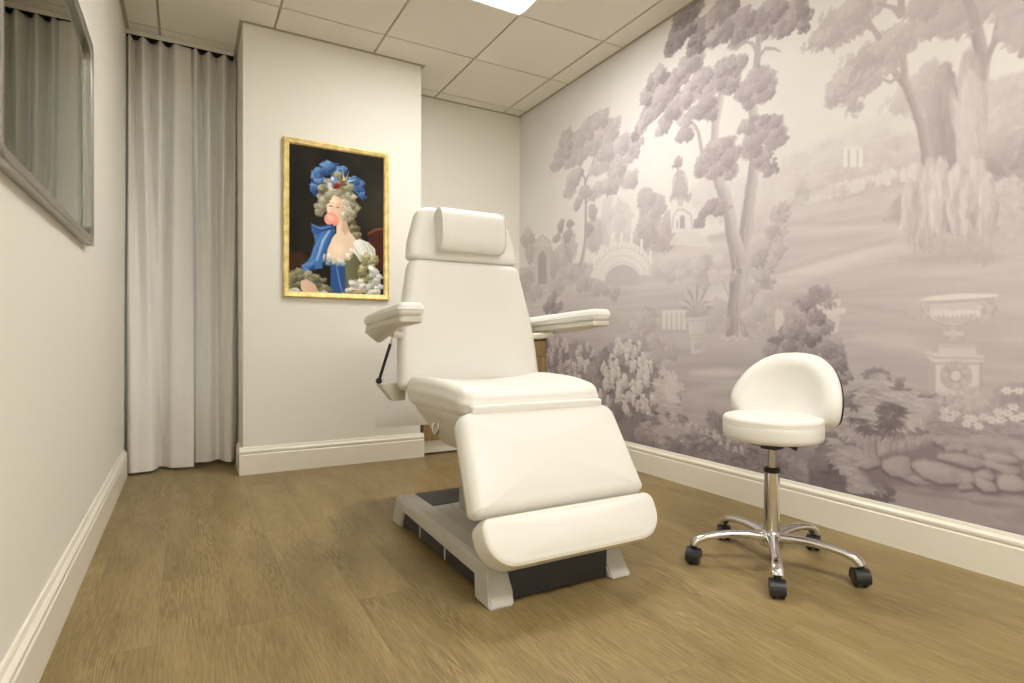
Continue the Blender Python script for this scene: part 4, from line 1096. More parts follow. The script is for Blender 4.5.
mur.crown(WB([(690, 62, 16, 10), (676, 78, 16, 12), (656, 80, 12, 12), (662, 96, 16, 13), (646, 96, 8, 10), (650, 112, 13, 11), (641, 126, 8, 9), (634, 135, 5, 5), (664, 122, 9, 9), (676, 104, 14, 13), (692, 92, 14, 14), (684, 120, 8, 7), (700, 78, 12, 12),
              (659, 133, 6, 4)]), .66, .30, 2.7, 1.05, .78, .72)
mur.crown(WB([(722, 70, 14, 13), (712, 88, 10, 8), (735, 66, 12, 10), (728, 84, 12, 9), (742, 90, 12, 11), (756, 78, 14, 14), (764, 92, 11, 11), (752, 98, 12, 8), (768, 84, 8, 9)]), .64, .34, 2.7, 1.05, .78, .72)
mur.crown(WB([(688, 8, 18, 18), (680, 30, 16, 14), (672, 46, 11, 9), (668, 52, 6, 6), (704, 30, 18, 16), (696, 46, 14, 9)]), .84, .52, 2.7, 1.05, .78, .72)
mur.crown(WB([(720, 12, 18, 16), (716, 36, 16, 12), (738, 26, 16, 14), (736, 42, 12, 8), (752, 24, 12, 12), (770, 14, 18, 14), (786, 20, 16, 14), (795, 8, 12, 12), (778, 30, 12, 8), (800, 22, 7, 10), (764, 33, 9, 5)]), .70, .36, 2.7, 1.05, .78, .72)
mur.crown(WB([(704, 104, 10, 9), (696, 112, 8, 9), (708, 114, 7, 6), (684, 134, 8, 7), (680, 138, 5, 5)]), .64, .44, 2.8, 1, .8, .9)
mur.crown(WB([(752, 124, 16, 8), (768, 124, 16, 9), (776, 132, 11, 8), (758, 136, 16, 10), (772, 142, 12, 9), (750, 148, 12, 12), (760, 160, 9, 12), (767, 168, 6, 7)]), .64, .36, 2.6, 1.05, .78, .75)
mur.crown(WB([(722, 144, 14, 8), (712, 152, 14, 10), (702, 164, 10, 10), (728, 156, 13, 12), (716, 168, 14, 10), (698, 172, 6, 6), (730, 172, 8, 8)]), .62, .36, 2.6, 1.05, .78, .75)
mur.crown(WB([(711, 204, 7, 6), (704, 212, 7, 5), (717, 210, 6, 5), (698, 222, 5, 4), (720, 206, 4, 4)]), .60, .42, 2.6, 1, .8, .9)
mur.stroke(W_([(730, 206), (722, 209), (714, 210)]), [5, 3, 2], .48)
# --- slender bush right of trunk, small trees left of it
mur.stroke(W_([(752, 300), (757, 276), (766, 250), (774, 226), (781, 206)]), [4, 4, 3, 2, 2], .40)
mur.crown(WB([(781, 206, 5, 4), (775, 216, 7, 6), (784, 216, 4, 5), (770, 230, 7, 6), (779, 234, 6, 5), (764, 246, 8, 6), (776, 250, 7, 6), (756, 258, 7, 7), (770, 264, 7, 6), (758, 274, 8, 6), (766, 280, 6, 5), (752, 290, 7, 6)]), .48, .26, 2.8, 1, .75, .55)
mur.crown(WB([(705, 262, 7, 9), (703, 278, 6, 8)]), .44, .28, 3, .9, .6, .7)
mur.stroke(W_([(728, 294), (722, 280), (716, 262)]), [3, 3, 2], .36, .8); mur.crown(WB([(720, 262, 7, 8), (727, 272, 5, 7), (715, 276, 6, 6)]), .30, .17, 2.8, .8, .5, .3)
mur.crown(WB([(716, 310, 12, 12), (722, 322, 10, 10), (710, 322, 8, 10)]), .42, .27, 3.2, .8, .6, .7)
mur.crown(WB([(760, 306, 12, 12), (752, 318, 9, 12), (768, 318, 11, 12), (774, 304, 8, 9), (764, 330, 12, 6)]), .40, .21, 3.2, .9, .6, .7)
# balustrades
mur.poly(W_([(662, 310), (686, 308), (686, 312), (662, 314)]), .12, .9, .8)
for x in range(664, 687, 5): mur.stroke(W_([(x, 326), (x, 312)]), 7, .12, .9); mur.stroke(W_([(x + 2, 326), (x + 2, 312)]), 2, .34, .6)
for x in (777, 782, 786): mur.stroke(W_([(x, 326), (x, 310)]), 6, .15, .9)
# potted agave
for k in range(13):
    a = math.radians(200 + k * 11.6); l = mur.rng.uniform(18, 27) * (1.1 - .35 * abs(k - 6) / 6 * .4)
    mur.stroke(W_([(697, 311), (697 + .5 * l * math.cos(a), 311 + .62 * l * math.sin(a)), (697 + .88 * l * math.cos(a), 311 + .95 * l * math.sin(a) + 3 * abs(math.cos(a)))]), [5, 5, 1.5], .22 if k % 2 else .46, .9, 1)
mur.crown(WB([(702, 311, 7, 4), (692, 312, 5, 3)]), .50, .26, 2.6, .9, .7, .8)
mur.poly(W_([(686, 317), (708, 315), (708, 319), (706, 320), (705, 333), (703, 336), (691, 337), (689, 334), (688, 321), (686, 320)]), .14, 1, .9, 0, .30)
mur.stroke(W_([(687, 320), (707, 319)]), 2, .34, .8); mur.stroke(W_([(690, 334), (704, 333)]), 2, .36, .8)
mur.poly(W_([(691, 339), (704, 338), (705, 351), (691, 353)]), .17, 1, .9, 0, .32)
mur.poly(W_([(694, 343), (702, 342), (702, 348), (694, 349)]), .38, .6, 1)
# --- white-flowered bushes below
mur.crown(WB([(648, 318, 10, 14), (640, 330, 11, 16), (650, 340, 10, 12), (662, 350, 12, 10), (672, 350, 8, 7), (650, 356, 10, 8)]), .46, .24, 3.2, 1, .7, .8)
mur.crown(WB([(551, 302, 5, 6), (556, 308, 7, 5), (546, 308, 4, 4), (554, 296, 4, 4)]), .66, .46, 2.8, 1, .8, .9)
mur.crown(WB([(556, 350, 14, 16), (578, 356, 16, 16), (548, 372, 14, 16), (574, 380, 20, 18), (598, 372, 14, 18), (552, 392, 14, 12)]), .66, .42, 3.4, 1, .7, .9)
mur.poly(W_([(517, 395), (560, 396), (600, 404), (640, 420), (660, 440), (640, 460), (517, 440)]), .62, .9, 4, 4)
mur.blooms(scat([(558, 345, 12, 10), (550, 366, 9, 14), (572, 372, 16, 16), (586, 360, 10, 14)], 62), 8.5, .50, .10, .75)
mur.crown(WB([(612, 358, 14, 14), (630, 356, 16, 16), (606, 378, 14, 20), (626, 384, 22, 24), (648, 380, 14, 18), (612, 404, 12, 20), (640, 408, 24, 22), (660, 392, 10, 14), (664, 408, 14, 18), (636, 428, 26, 14), (660, 430, 20, 12)]), .70, .46, 3.6, 1, .7, .95)
mur.tufts(scat([(650, 378, 12, 18), (640, 415, 24, 18), (672, 410, 12, 22), (610, 370, 10, 20)], 150), 11, .78, .46)
mur.tufts(scat([(668, 398, 12, 20), (660, 385, 8, 10), (655, 422, 14, 10)], 60), 10, .44, .20)
mur.blooms(scat([(624, 350, 12, 12), (614, 372, 12, 16), (636, 374, 14, 18), (628, 398, 14, 16), (646, 366, 7, 8), (645, 400, 8, 12), (606, 396, 6, 14), (640, 352, 6, 9)], 92), 9.5, .46, .05, .8)
mur.tufts(scat([(666, 382, 8, 10), (672, 392, 8, 12)], 16), 13, .30, .10, down=False)
# low planting along the foot of the wall
mur.poly(W_([(517, 400), (600, 420), (650, 426), (690, 426), (720, 428), (760, 426), (800, 440), (850, 455), (890, 480), (880, 520), (700, 520), (517, 460)]), .58, .85, 5, 5)
mur.crown(WB([(648, 440, 20, 10), (680, 446, 22, 14), (705, 450, 22, 16), (730, 458, 22, 18), (756, 464, 24, 18), (784, 470, 24, 20), (810, 478, 20, 20), (672, 438, 14, 8), (700, 436, 14, 8)]), .72, .46, 3.6, 1, .7, .8)
mur.tufts(scat([(690, 432, 26, 9), (715, 440, 22, 12), (660, 432, 14, 8)], 90), 9, .72, .30, 6)
mur.tufts(scat([(720, 452, 30, 16), (760, 466, 40, 18)], 110), 10, .78, .46, 6)
mur.poly(W_([(650, 432), (668, 416), (690, 428), (676, 436)]), .24, .55, 2, 3)
mur.tufts(scat([(714, 420, 6, 8), (722, 424, 10, 8)], 10), 15, .70, .44, 6, down=False)
mur.blooms(scat([(690, 428, 20, 5), (730, 440, 20, 8)], 26), 5, .42, .22, .7)
band([(640, 452), (720, 478), (800, 502)], [6, 9, 8], .46, .5, 4)
# --- dark bush behind the stool with urn pedestal beside it
mur.poly(W_([(820, 312), (838, 310), (839, 318), (836, 340), (820, 340)]), .18, .9, 1.2); mur.stroke(W_([(817, 312), (842, 309)]), 6, .14, .9); mur.stroke(W_([(820, 303), (836, 301)]), 8, .16, .9)
mur.crown(WB([(818, 292, 9, 7), (826, 298, 6, 5), (812, 290, 6, 5)]), .58, .34, 2.9, 1, .75, .8)
mur.crown(WB([(800, 302, 9, 8), (796, 316, 13, 10), (808, 314, 11, 12), (790, 330, 13, 11), (806, 330, 14, 12), (820, 326, 12, 10), (778, 344, 14, 10), (796, 348, 18, 12), (816, 344, 16, 14), (832, 346, 12, 12), (838, 356, 9, 9), (774, 352, 10, 6), (812, 362, 20, 12), (836, 372, 14, 10), (800, 370, 30, 14)]), .74, .36, 3.1, 1.1, .8, .95)
mur.stroke(W_([(801, 362), (800, 340), (800, 318)]), [5, 4, 2], .56)
# --- great urn on its pedestal
mur.poly(W_([(927, 384), (929, 350), (930, 346), (936, 346), (936, 388), (930, 390)]), .34, .9, 1)
mur.poly(W_([(934, 360), (979, 359), (979, 392), (934, 391)]), .13, 1, .8, 0, .17)
mur.poly(W_([(923, 350), (932, 347), (983, 353), (983, 358), (978, 361), (934, 361), (930, 358)]), .14, 1, .8, 0, .2); mur.stroke(W_([(924, 351), (934, 355), (983, 356)]), 1.6, .36, .8); mur.stroke(W_([(932, 361), (979, 361)]), 2, .38, .8)
mur.poly(W_([(934, 350), (938, 341), (974, 343), (975, 352)]), .14, 1, .8, 0, .18); mur.poly(W_([(930, 350), (932, 343), (938, 340), (937, 350)]), .34, .8, 1); mur.stroke(W_([(937, 343.5), (972, 344)]), 1.6, .32, .7)
mur.poly(W_([(931, 390), (934, 388), (980, 389), (983, 394), (931, 394)]), .13, 1, .8); mur.stroke(W_([(930, 395), (983, 395.5)]), 2.4, .42, .8)
mur.stroke(W_(arc(955, 373, 10.5, 10, 0, 2 * PI, 30)), 8, .34, .9); mur.stroke(W_(arc(955, 373, 7.2, 6.8, 0, 2 * PI, 30)), 1.6, .48, .8)
for a in np.linspace(0, 2 * PI, 34): mur.dab(*wp(955 + 10.5 * math.cos(a), 373 + 10 * math.sin(a)), 2.6, 1.6, a, .25 if mur.rng.random() < .5 else .42, .5)
mur.poly(W_([(945, 338), (948, 334), (948, 324), (945, 322), (959, 322), (957, 325), (957, 334), (963, 338)]), .15, 1, .8, 0, .3); mur.stroke(W_([(944.5, 338), (947.6, 334), (947.6, 324)]), 1.6, .44, .8); mur.stroke(W_([(957, 324), (957, 334), (963, 338)]), 1.6, .46, .8); mur.stroke(W_([(945, 331), (960, 331)]), 4, .12, 1); mur.stroke(W_([(933, 318), (944, 322.5), (962, 321.5), (974, 316)]), 2.2, .46, .8); mur.stroke(W_([(922, 300), (926, 303), (927, 309)]), 1.6, .42, .7); mur.stroke(W_([(985, 300), (981, 304), (980, 309)]), 1.6, .44, .7); mur.stroke(W_([(934, 361), (934, 391)]), 1.6, .36, .8); mur.stroke(W_([(979.5, 360), (979.5, 391)]), 1.6, .42, .8); mur.stroke(W_([(944, 326), (960, 325)]), 2, .34, .7)
mur.poly(W_([(921, 320), (945, 326), (970, 324), (986, 312), (998, 300), (1010, 320), (990, 345), (915, 345)]), .36, .5, 6)
mur.poly(W_([(915, 299), (995, 293), (992, 298), (984, 301), (980, 308), (974, 316), (962, 321), (944, 322), (932, 317), (926, 309), (925, 302)]), .21, 1, .9, 0, .27)
mur.poly(W_([(926, 310), (934, 309), (976, 308), (981, 308), (972, 317), (958, 322), (944, 322), (933, 318)]), .17, 1, .8)
for k in range(11):
    t = k / 10; mur.stroke(W_([(928 + 50 * t, 309.5), (941 + 24 * t, 320.5)]), [3.4, 1.6], .36, .75)
    mur.dab(*wp(930.5 + 47 * t, 311), 3, 2, PI / 2, .07, .8)
mur.poly(W_([(913, 298.5), (930, 294), (960, 291), (996, 291.5), (994, 295), (960, 297.5), (930, 299)]), .085, 1, .8); mur.stroke(W_([(924, 300.5), (960, 298.5), (988, 296.5)]), 2.6, .40, .8)
for sx, q in ((919, 1), (986, -1)):
    mur.crown(WB([(sx, 307, 5, 6), (sx + q * 3, 313, 4, 4), (sx - q * .5, 302, 4, 4)]), .44, .18, 2.6, 1, .8, .6)
    mur.stroke(W_([(sx + q * 5, 317), (sx, 313), (sx - q * 3, 306), (sx + q * 2, 300)]), 2.6, .30, .8)
# --- leafy shrubs, flowers and rocks at the lower right
mur.poly(W_([(838, 440), (850, 400), (880, 384), (930, 392), (1000, 396), (1100, 400), (2700, 420), (2700, 760), (838, 520)]), .50, .75, 5, 4)
mur.crown(WB([(858, 402, 14, 16), (876, 386, 14, 14), (894, 398, 16, 14), (868, 420, 20, 16), (900, 416, 22, 14), (920, 404, 14, 12), (884, 432, 20, 10), (850, 430, 12, 18), (842, 416, 8, 16)]), .74, .58, 3.8, 1, .7, .95)
mur.tufts(scat([(874, 380, 9, 9), (872, 396, 15, 14), (900, 396, 14, 8), (904, 414, 22, 10), (860, 416, 14, 12), (846, 420, 8, 16), (924, 402, 10, 7), (856, 432, 10, 12)], 190), 11, .70, .50, 6, .8, .16)
mur.tufts(scat([(874, 378, 9, 8), (872, 394, 13, 12), (900, 394, 12, 7), (904, 412, 20, 8), (860, 412, 12, 10), (846, 416, 7, 12), (924, 400, 9, 6), (858, 428, 9, 8)], 120), 12, .52, .20, 6, .9, .15)
mur.tufts(scat([(880, 424, 26, 10), (890, 406, 10, 8), (852, 408, 6, 8)], 24), 9, .80, .68, 6, .6, .17)
mur.crown(WB([(832, 452, 16, 20), (850, 470, 22, 18), (836, 484, 26, 16), (870, 486, 20, 12), (820, 470, 14, 16), (862, 500, 24, 10)]), .78, .62, 3.8, 1, .7, .95)
mur.tufts(scat([(848, 452, 12, 8), (856, 466, 18, 10), (866, 478, 14, 8), (830, 446, 8, 10), (842, 484, 22, 8)], 100), 11, .72, .54, 6, .8, .16)
mur.tufts(scat([(850, 450, 11, 7), (858, 464, 16, 8), (866, 476, 12, 7), (832, 444, 7, 9), (846, 482, 18, 7)], 70), 12, .56, .26, 6, .9, .15)
mur.tufts(scat([(830, 480, 16, 14), (868, 496, 18, 6)], 70), 8, .82, .66, 6, .6, .17)
for k in range(150):                                   # tall grass
    x = mur.rng.uniform(866, 940); y = 452 + (x - 866) * .03; mur.stroke(W_([(x, y), (x + mur.rng.normal(0, 1.5), y - mur.rng.uniform(7, 13)), (x + mur.rng.normal(1, 4), y - mur.rng.uniform(12, 20))]), [2.2, 1.8, .8], mur.rng.choice([.36, .46, .6]), .7)
mur.crown(WB([(950, 404, 18, 9), (975, 402, 16, 9), (955, 418, 26, 10), (990, 420, 24, 12), (1020, 410, 20, 16), (1030, 426, 30, 12), (1090, 420, 50, 20), (935, 420, 12, 10), (1010, 390, 20, 8)]), .56, .34, 3.4, .9, .65, .8)
mur.tufts(scat([(985, 428, 40, 8), (950, 426, 20, 8)], 70), 9, .66, .36, 6)
mur.blooms(scat([(958, 402, 22, 8), (976, 400, 14, 6)], 26), 4.5, .44, .24, .6)
for x, y in ((944, 408), (950, 416), (955, 411), (966, 421), (972, 416), (978, 423), (983, 414), (991, 417), (998, 409), (1000, 417), (1007, 410), (1013, 404), (1014, 415), (1022, 413), (944, 415), (1006, 388), (1018, 388), (1036, 410), (1050, 416), (968, 415)):
    for a in np.linspace(0, 2 * PI, 7)[:-1]: mur.dab(wp(x, y)[0] + 2 * QB * math.cos(a), wp(x, y)[1] + 1.5 * QB * math.sin(a), 1.9, 1.4, a, .10 + .10 * mur.rng.random(), .85)
    mur.dab(*wp(x, y), 1, 1, 0, .34, .6)
mur.poly(W_([(926, 432), (1030, 438), (1200, 440), (1200, 452), (980, 446), (936, 440)]), .42, .8, 2, 2)
# rocks
mur.poly(W_([(862, 470), (880, 454), (930, 440), (1030, 448), (1500, 462), (2700, 560), (2700, 900), (1300, 560), (1030, 494), (930, 486), (870, 482)]), .66, .9, 3, 3)
ROCKS = [[(860, 460), (872, 455), (880, 458), (881, 464), (868, 468), (860, 466)], [(883, 458), (895, 454), (909, 455), (912, 472), (905, 476), (890, 474), (883, 468)],
         [(913, 460), (922, 457), (942, 460), (960, 466), (965, 470), (958, 482), (940, 482), (922, 475), (914, 468)], [(962, 472), (968, 468), (972, 474), (973, 481), (962, 482)],
         [(934, 440), (945, 438), (946, 442), (936, 443)], [(943, 445), (950, 442), (956, 442), (955, 449), (944, 450)], [(956, 442), (962, 440), (968, 444), (962, 450), (956, 449)],
         [(965, 448), (976, 444), (985, 444), (986, 448), (974, 454), (966, 452)], [(982, 449), (1000, 451), (1016, 454), (1021, 461), (1008, 461), (990, 459), (982, 455)],
         [(976, 457), (990, 457), (1006, 462), (1018, 464), (1018, 472), (1006, 472), (990, 466)], [(974, 469), (982, 467), (992, 471), (996, 476), (992, 479), (978, 474)],
         [(975, 474), (984, 474), (994, 482), (998, 490), (984, 490), (976, 484)], [(996, 476), (1006, 472), (1018, 474), (1026, 480), (1030, 488), (1016, 490), (1000, 488)],
         [(938, 452), (960, 450), (980, 456), (984, 464), (974, 467), (950, 460), (938, 457)], [(1012, 450), (1030, 446), (1050, 452), (1040, 460), (1024, 458)], [(1022, 464), (1040, 462), (1060, 468), (1050, 478), (1030, 476)],
         [(900, 476), (915, 474), (930, 480), (915, 482)], [(958, 483), (972, 482), (975, 487), (962, 488)], [(1040, 480), (1060, 478), (1075, 488), (1060, 498), (1042, 492)], [(1066, 458), (1090, 456), (1100, 468), (1080, 474)]]
for R_ in ROCKS:
    P = W_(R_); cy = sum(p[1] for p in P) / len(P); cx = sum(p[0] for p in P) / len(P)
    mur.poly(P, .42, 1, 1.0, 1.5, .52, .04)
    mur.poly([(cx + (p[0] - cx) * .74 - 2 * QB, cy + (p[1] - cy) * .66 - 3 * QB) for p in P], .30, .7, 3, 2, .42, .03)
    q = [p for p in P if p[1] > cy]
    if len(q) > 1: mur.stroke(sorted(q), 2.6, .80, .7, 1.2)
for k in range(40):
    x = mur.rng.uniform(880, 1200); y = 492 + (x - 880) * .16 + mur.rng.uniform(-8, 22)
    band([(x, y), (x + 25, y + 3), (x + 55, y + 6)], [1, mur.rng.uniform(3, 8), 1], mur.rng.choice([.46, .62, .72]), .5, 2)
mur.crown(WB([(1150, 250, 60, 60), (1260, 300, 90, 90), (1400, 260, 120, 140)]), .62, .34, 4.4, .45, .6, .8)
# paper grain and a soft haze of ink; the foreground is inked more heavily
T[..., 0] *= 1 + .22 * ramp ** 1.5
T[..., 0] += .022 * (vnoise((mur.H, mur.W), (2, 2), mur.rng, 1) - .5) + .05 * (vnoise((mur.H, mur.W), (26 * QB, 26 * QB), mur.rng, 3) - .5)
# --- ink ramp
m, nt, N, L, b = new_mat('mural_ink')
an = N.new('ShaderNodeAttribute'); an.attribute_name = 'pigment'
cr = N.new('ShaderNodeValToRGB'); e = cr.color_ramp.elements
e[0].position = 0; e[0].color = lin((228, 225, 221)); e[1].position = 1; e[1].color = lin((106, 95, 99))
for p_, c_ in ((.25, (206, 198, 198)), (.5, (177, 167, 169)), (.75, (144, 133, 136))):
    q_ = e.new(p_); q_.color = lin(c_)
L.new(an.outputs['Fac'], cr.inputs['Fac']); L.new(cr.outputs['Color'], b.inputs['Base Color'])
b.inputs['Roughness'].default_value = .7; b.inputs['Specular IOR Level'].default_value = .2
MURAL_T = T
mo = painted_grid('wall_mural', T, lambda u, v: (np.full_like(u, XR - .0015), MY1 + (MY0 - MY1) * u, MZ1 + (MZ0 - MZ1) * v), m)
tag(mo, 'grey mauve landscape mural of trees, bridge and urn covering the right wall', 'mural')
# ================================================================== PORTRAIT in a gilt frame on the projecting wall
PX0, PX1, PZ0, PZ1 = .511, 1.176, 1.072, 2.055
pt_ = thing('framed_portrait', 'gilt framed painting of a lady in blue with powdered hair blowing pink bubblegum', 'painting', ((PX0 + PX1) / 2, YP, PZ0))
FW = .036
bm = B()
prof = [(0, 0), (0, .022), (.004, .027), (.010, .028), (.016, .024), (.024, .022), (.030, .018), (.034, .014), (FW, .012), (FW, 0)]
cn = [(PX0, PZ0, 1, 1), (PX1, PZ0, -1, 1), (PX1, PZ1, -1, -1), (PX0, PZ1, 1, -1)]
VV = [[bm.verts.new((x + sx * a, YP - .001 - d, z + sz * a)) for a, d in prof] for x, z, sx, sz in cn]
for i in range(4):
    a, b = VV[i], VV[(i + 1) % 4]
    for k in range(len(prof)): bm.faces.new((a[k], a[(k + 1) % len(prof)], b[(k + 1) % len(prof)], b[k]))
obj('frame', bm, M['gold'], pt_, angle=25)
ix0, ix1, iz0, iz1 = PX0 + FW - .003, PX1 - FW + .003, PZ0 + FW - .003, PZ1 - FW + .003
PR = .0025
por = Canvas(int((iz1 - iz0) / PR), int((ix1 - ix0) / PR), 3, 5, 1.0)
def h(c): return np.array(c, np.float32) / 255
# coordinates u,v: 0..100 across, 0..150 down
SXp, SYp = por.W / 100, por.H / 150
def q_(L): return [(x * SXp, y * SYp) for x, y in L]
def qb(L): return [(x * SXp, y * SYp, rx * SXp, ry * SYp) for x, y, rx, ry in L]
por.T[:] = h((34, 30, 23))
n_ = vnoise((por.H, por.W), (50, 50), por.rng, 4)[..., None]
por.T += (n_ - .5) * .10 * np.array([1, .95, .8], np.float32)
por.glaze(60 * SXp, 130 * SXp, 10 * SYp, 110 * SYp, h((62, 58, 44)), .6, .8); por.glaze(-30 * SXp, 40 * SXp, -20 * SYp, 100 * SYp, h((30, 27, 24)), .6, .8)
# chair and drape behind
por.poly(q_([(84, 84), (92, 78), (101, 76), (101, 125), (90, 118), (84, 104)]), h((74, 34, 28)), .85, 2, 2); por.stroke(q_([(84, 84), (92, 79), (101, 77)]), [4, 6, 6], h((134, 84, 44)), .8, 1.5)
por.poly(q_([(0, 112), (14, 108), (26, 118), (30, 128), (0, 130)]), h((70, 44, 30)), .7, 2, 2)
# hair behind, curl on the shoulder
hd, hl = h((104, 98, 76)), h((212, 206, 182))
por.crown(qb([(40, 50, 10, 9), (52, 47, 12, 9), (62, 50, 10, 10), (66, 58, 8, 10), (64, 66, 7, 8), (36, 58, 7, 8), (34, 64, 5, 6), (46, 43, 10, 7), (58, 43, 9, 7)]), hd, hl, 3.2, 1, .7, .9)
por.crown(qb([(68, 78, 5, 8), (71, 86, 5, 6), (66, 88, 5, 5), (74, 92, 4, 4)]), h((70, 62, 44)), h((190, 180, 146)), 2.8, 1, .7, .9)
# neck, shoulders, chest
sk, sk2 = h((238, 216, 188)), h((206, 172, 142))
por.poly(q_([(50, 76), (60, 70), (63, 82), (70, 90), (76, 96), (70, 106), (60, 116), (48, 118), (38, 114), (40, 102), (45, 92), (50, 86)]), sk, 1, 1.5, 0, h((222, 196, 168)))
por.poly(q_([(57, 70), (62, 68), (64, 82), (59, 88), (55, 82)]), h((188, 150, 118)), .6, 2.5, 1)
por.glaze(42 * SXp, 62 * SXp, 92 * SYp, 114 * SYp, h((250, 232, 208)), .55, .9)
# face turned left
por.poly(q_([(40, 56), (42, 50), (48, 46), (55, 47), (59, 53), (60, 62), (58, 70), (53, 77), (47, 78), (43, 74), (41, 68), (40, 63)]), sk, 1, 1.2, 0, h((214, 176, 146)))
por.glaze(40 * SXp, 54 * SXp, 47 * SYp, 60 * SYp, h((250, 234, 212)), .6, .9); por.glaze(52 * SXp, 62 * SXp, 58 * SYp, 74 * SYp, h((196, 140, 112)), .45, .9)
for (x, y) in ((44.2, 59), (51.5, 59.5)):
    por.stroke(q_([(x - 2.2, y + .2), (x, y - .9), (x + 2.4, y + .2)]), [.8, 1.6, .8], h((84, 60, 48)), .85, .6); por.dab(x * SXp, y * SYp + .4, 1.5, 1.1, 0, h((50, 40, 40)), .9)
    por.stroke(q_([(x - 2.6, y - 3), (x, y - 4), (x + 3, y - 3.2)]), [.8, 1.2, .8], h((140, 110, 84)), .6, .7)
por.stroke(q_([(46.8, 58), (46, 64), (45, 66.5)]), [.8, 1, 1.6], h((206, 160, 130)), .7, .7); por.stroke(q_([(44.6, 67.4), (47.6, 67.6)]), 1, h((160, 104, 86)), .6, .7)
# bubble
th = np.linspace(0, 2 * PI, 30, endpoint=False)
por.poly([((45 + 7.6 * math.cos(a)) * SXp, (72.5 + 7.2 * math.sin(a)) * SYp) for a in th], h((236, 158, 138)), 1, 1)
por.glaze(39 * SXp, 49 * SXp, 66 * SYp, 76 * SYp, h((250, 196, 178)), .8, .9); por.glaze(46 * SXp, 54 * SXp, 73 * SYp, 81 * SYp, h((214, 128, 112)), .5, .9); por.dab(42 * SXp, 69.4 * SYp, 2.4, 1.4, .5, h((255, 236, 226)), .8)
# front curls over the brow
por.crown(qb([(40, 46, 8, 6), (50, 42, 9, 5), (59, 46, 6, 7), (36, 53, 5, 6), (62, 54, 5, 7), (63, 62, 5, 6), (60, 68, 3, 5)]), h((120, 112, 88)), h((224, 218, 196)), 2.8, 1, .75, .8)
for k in range(16):
    x, y = (58 + por.rng.uniform(-3, 10), por.rng.uniform(40, 70)); por.stroke(q_([(x - 2, y), (x, y - 1.6), (x + 2, y + .2), (x, y + 1.6)]), 1, h((236, 230, 208)) if k % 2 else h((110, 100, 76)), .6, .7)
# hat: blue plumes, ribbons, flowers
bd_, bl = h((28, 52, 96)), h((116, 158, 208))
por.crown(qb([(38, 22, 9, 7), (46, 18, 9, 6), (32, 28, 6, 7), (28, 38, 5, 8), (27, 44, 3, 5), (34, 36, 6, 6), (54, 22, 7, 6), (72, 36, 6, 7), (76, 43, 4, 5), (74, 30, 5, 5), (68, 30, 6, 5)]), bd_, bl, 3.2, 1, .75, .95)
por.crown(qb([(46, 34, 9, 5), (56, 30, 8, 5), (60, 38, 8, 5), (36, 42, 6, 4), (50, 26, 6, 4)]), h((84, 84, 62)), h((196, 190, 158)), 2.8, 1, .75, .9)
for p, c in (([(58, 30), (56, 18)], (206, 200, 178)), ([(60, 30), (63, 20)], (190, 182, 152)), ([(62, 31), (70, 28)], (226, 222, 210)), ([(54, 30), (50, 22)], (150, 146, 112)), ([(60, 33), (68, 33)], (170, 160, 124))): por.stroke(q_(p), [3.4, 1], h(c), .85, .9)
for x, y, r, c in ((47, 31, 4.5, (104, 142, 206)), (46, 30, 2.4, (206, 216, 240)), (51, 37, 3.4, (150, 40, 38)), (56, 33, 2.6, (170, 70, 60)), (49, 39, 2, (120, 30, 32)), (43, 37, 3, (190, 200, 226)), (40, 33, 2.4, (176, 160, 110))):
    for a in np.linspace(0, 2 * PI, 7)[:-1]: por.dab((x + r * .5 * math.cos(a)) * SXp, (y + r * .5 * math.sin(a)) * SYp, r * 1.2, r * .9, a, h(c) * por.rng.uniform(.8, 1.15), .8)
# bodice and skirts, sage green
sg_, sgd = h((150, 146, 112)), h((82, 82, 58))
por.poly(q_([(54, 116), (66, 108), (74, 98), (80, 108), (76, 126), (72, 150), (46, 150), (48, 130)]), h((142, 138, 104)), 1, 1.5, 1, sgd)
por.poly(q_([(44, 114), (58, 116), (60, 150), (44, 150)]), h((52, 88, 146)), 1, 1.5, 1, h((44, 76, 130))); por.stroke(q_([(50, 120), (53, 136), (57, 150)]), [3, 4, 3], h((118, 156, 206)), .7, 1.5); por.stroke(q_([(58, 116), (60, 134), (62, 150)]), [1.6, 2, 2], h((40, 56, 70)), .7, 1)
por.crown(qb([(44, 117, 7, 3.5), (54, 118, 6, 3.5), (38, 114, 4, 3)]), h((60, 92, 130)), h((214, 220, 214)), 2.2, 1, .8, .7)
por.crown(qb([(40, 112, 5, 3), (50, 115, 8, 2.4), (62, 110, 6, 2.6), (68, 103, 3, 3)]), h((190, 176, 150)), h((250, 244, 230)), 2, 1, .8, .5)
# blue sash over the left shoulder with its bow
por.poly(q_([(26, 84), (36, 80), (46, 78), (49, 84), (44, 96), (36, 112), (36, 124), (24, 126), (20, 130), (10, 134), (16, 124), (24, 112), (28, 98)]), h((84, 132, 190)), 1, 1.4, 1.2, h((54, 96, 156)))
for p, w, c in (([(44, 82), (36, 96), (30, 116)], [4, 7, 4], (172, 206, 232)), ([(38, 84), (30, 100), (24, 116)], [2, 5, 4], (96, 142, 200)), ([(47, 86), (40, 104), (38, 120)], [2, 4, 3], (26, 58, 108)), ([(30, 112), (22, 124), (12, 132)], [3, 6, 4], (104, 146, 192))): por.stroke(q_(p), w, h(c), .8, 2)
por.poly(q_([(24, 78), (30, 82), (40, 79), (47, 77), (46, 83), (36, 86), (30, 90), (25, 88)]), h((56, 98, 160)), 1, 1.2, .8, h((34, 66, 118))); por.stroke(q_([(26, 80), (34, 83), (44, 80)]), [2, 4, 2], h((124, 166, 212)), .8, 1.2)
por.crown(qb([(22, 124, 6, 5), (20, 128, 5, 3)]), h((24, 52, 104)), h((96, 140, 200)), 2.4, 1, .8, .9)
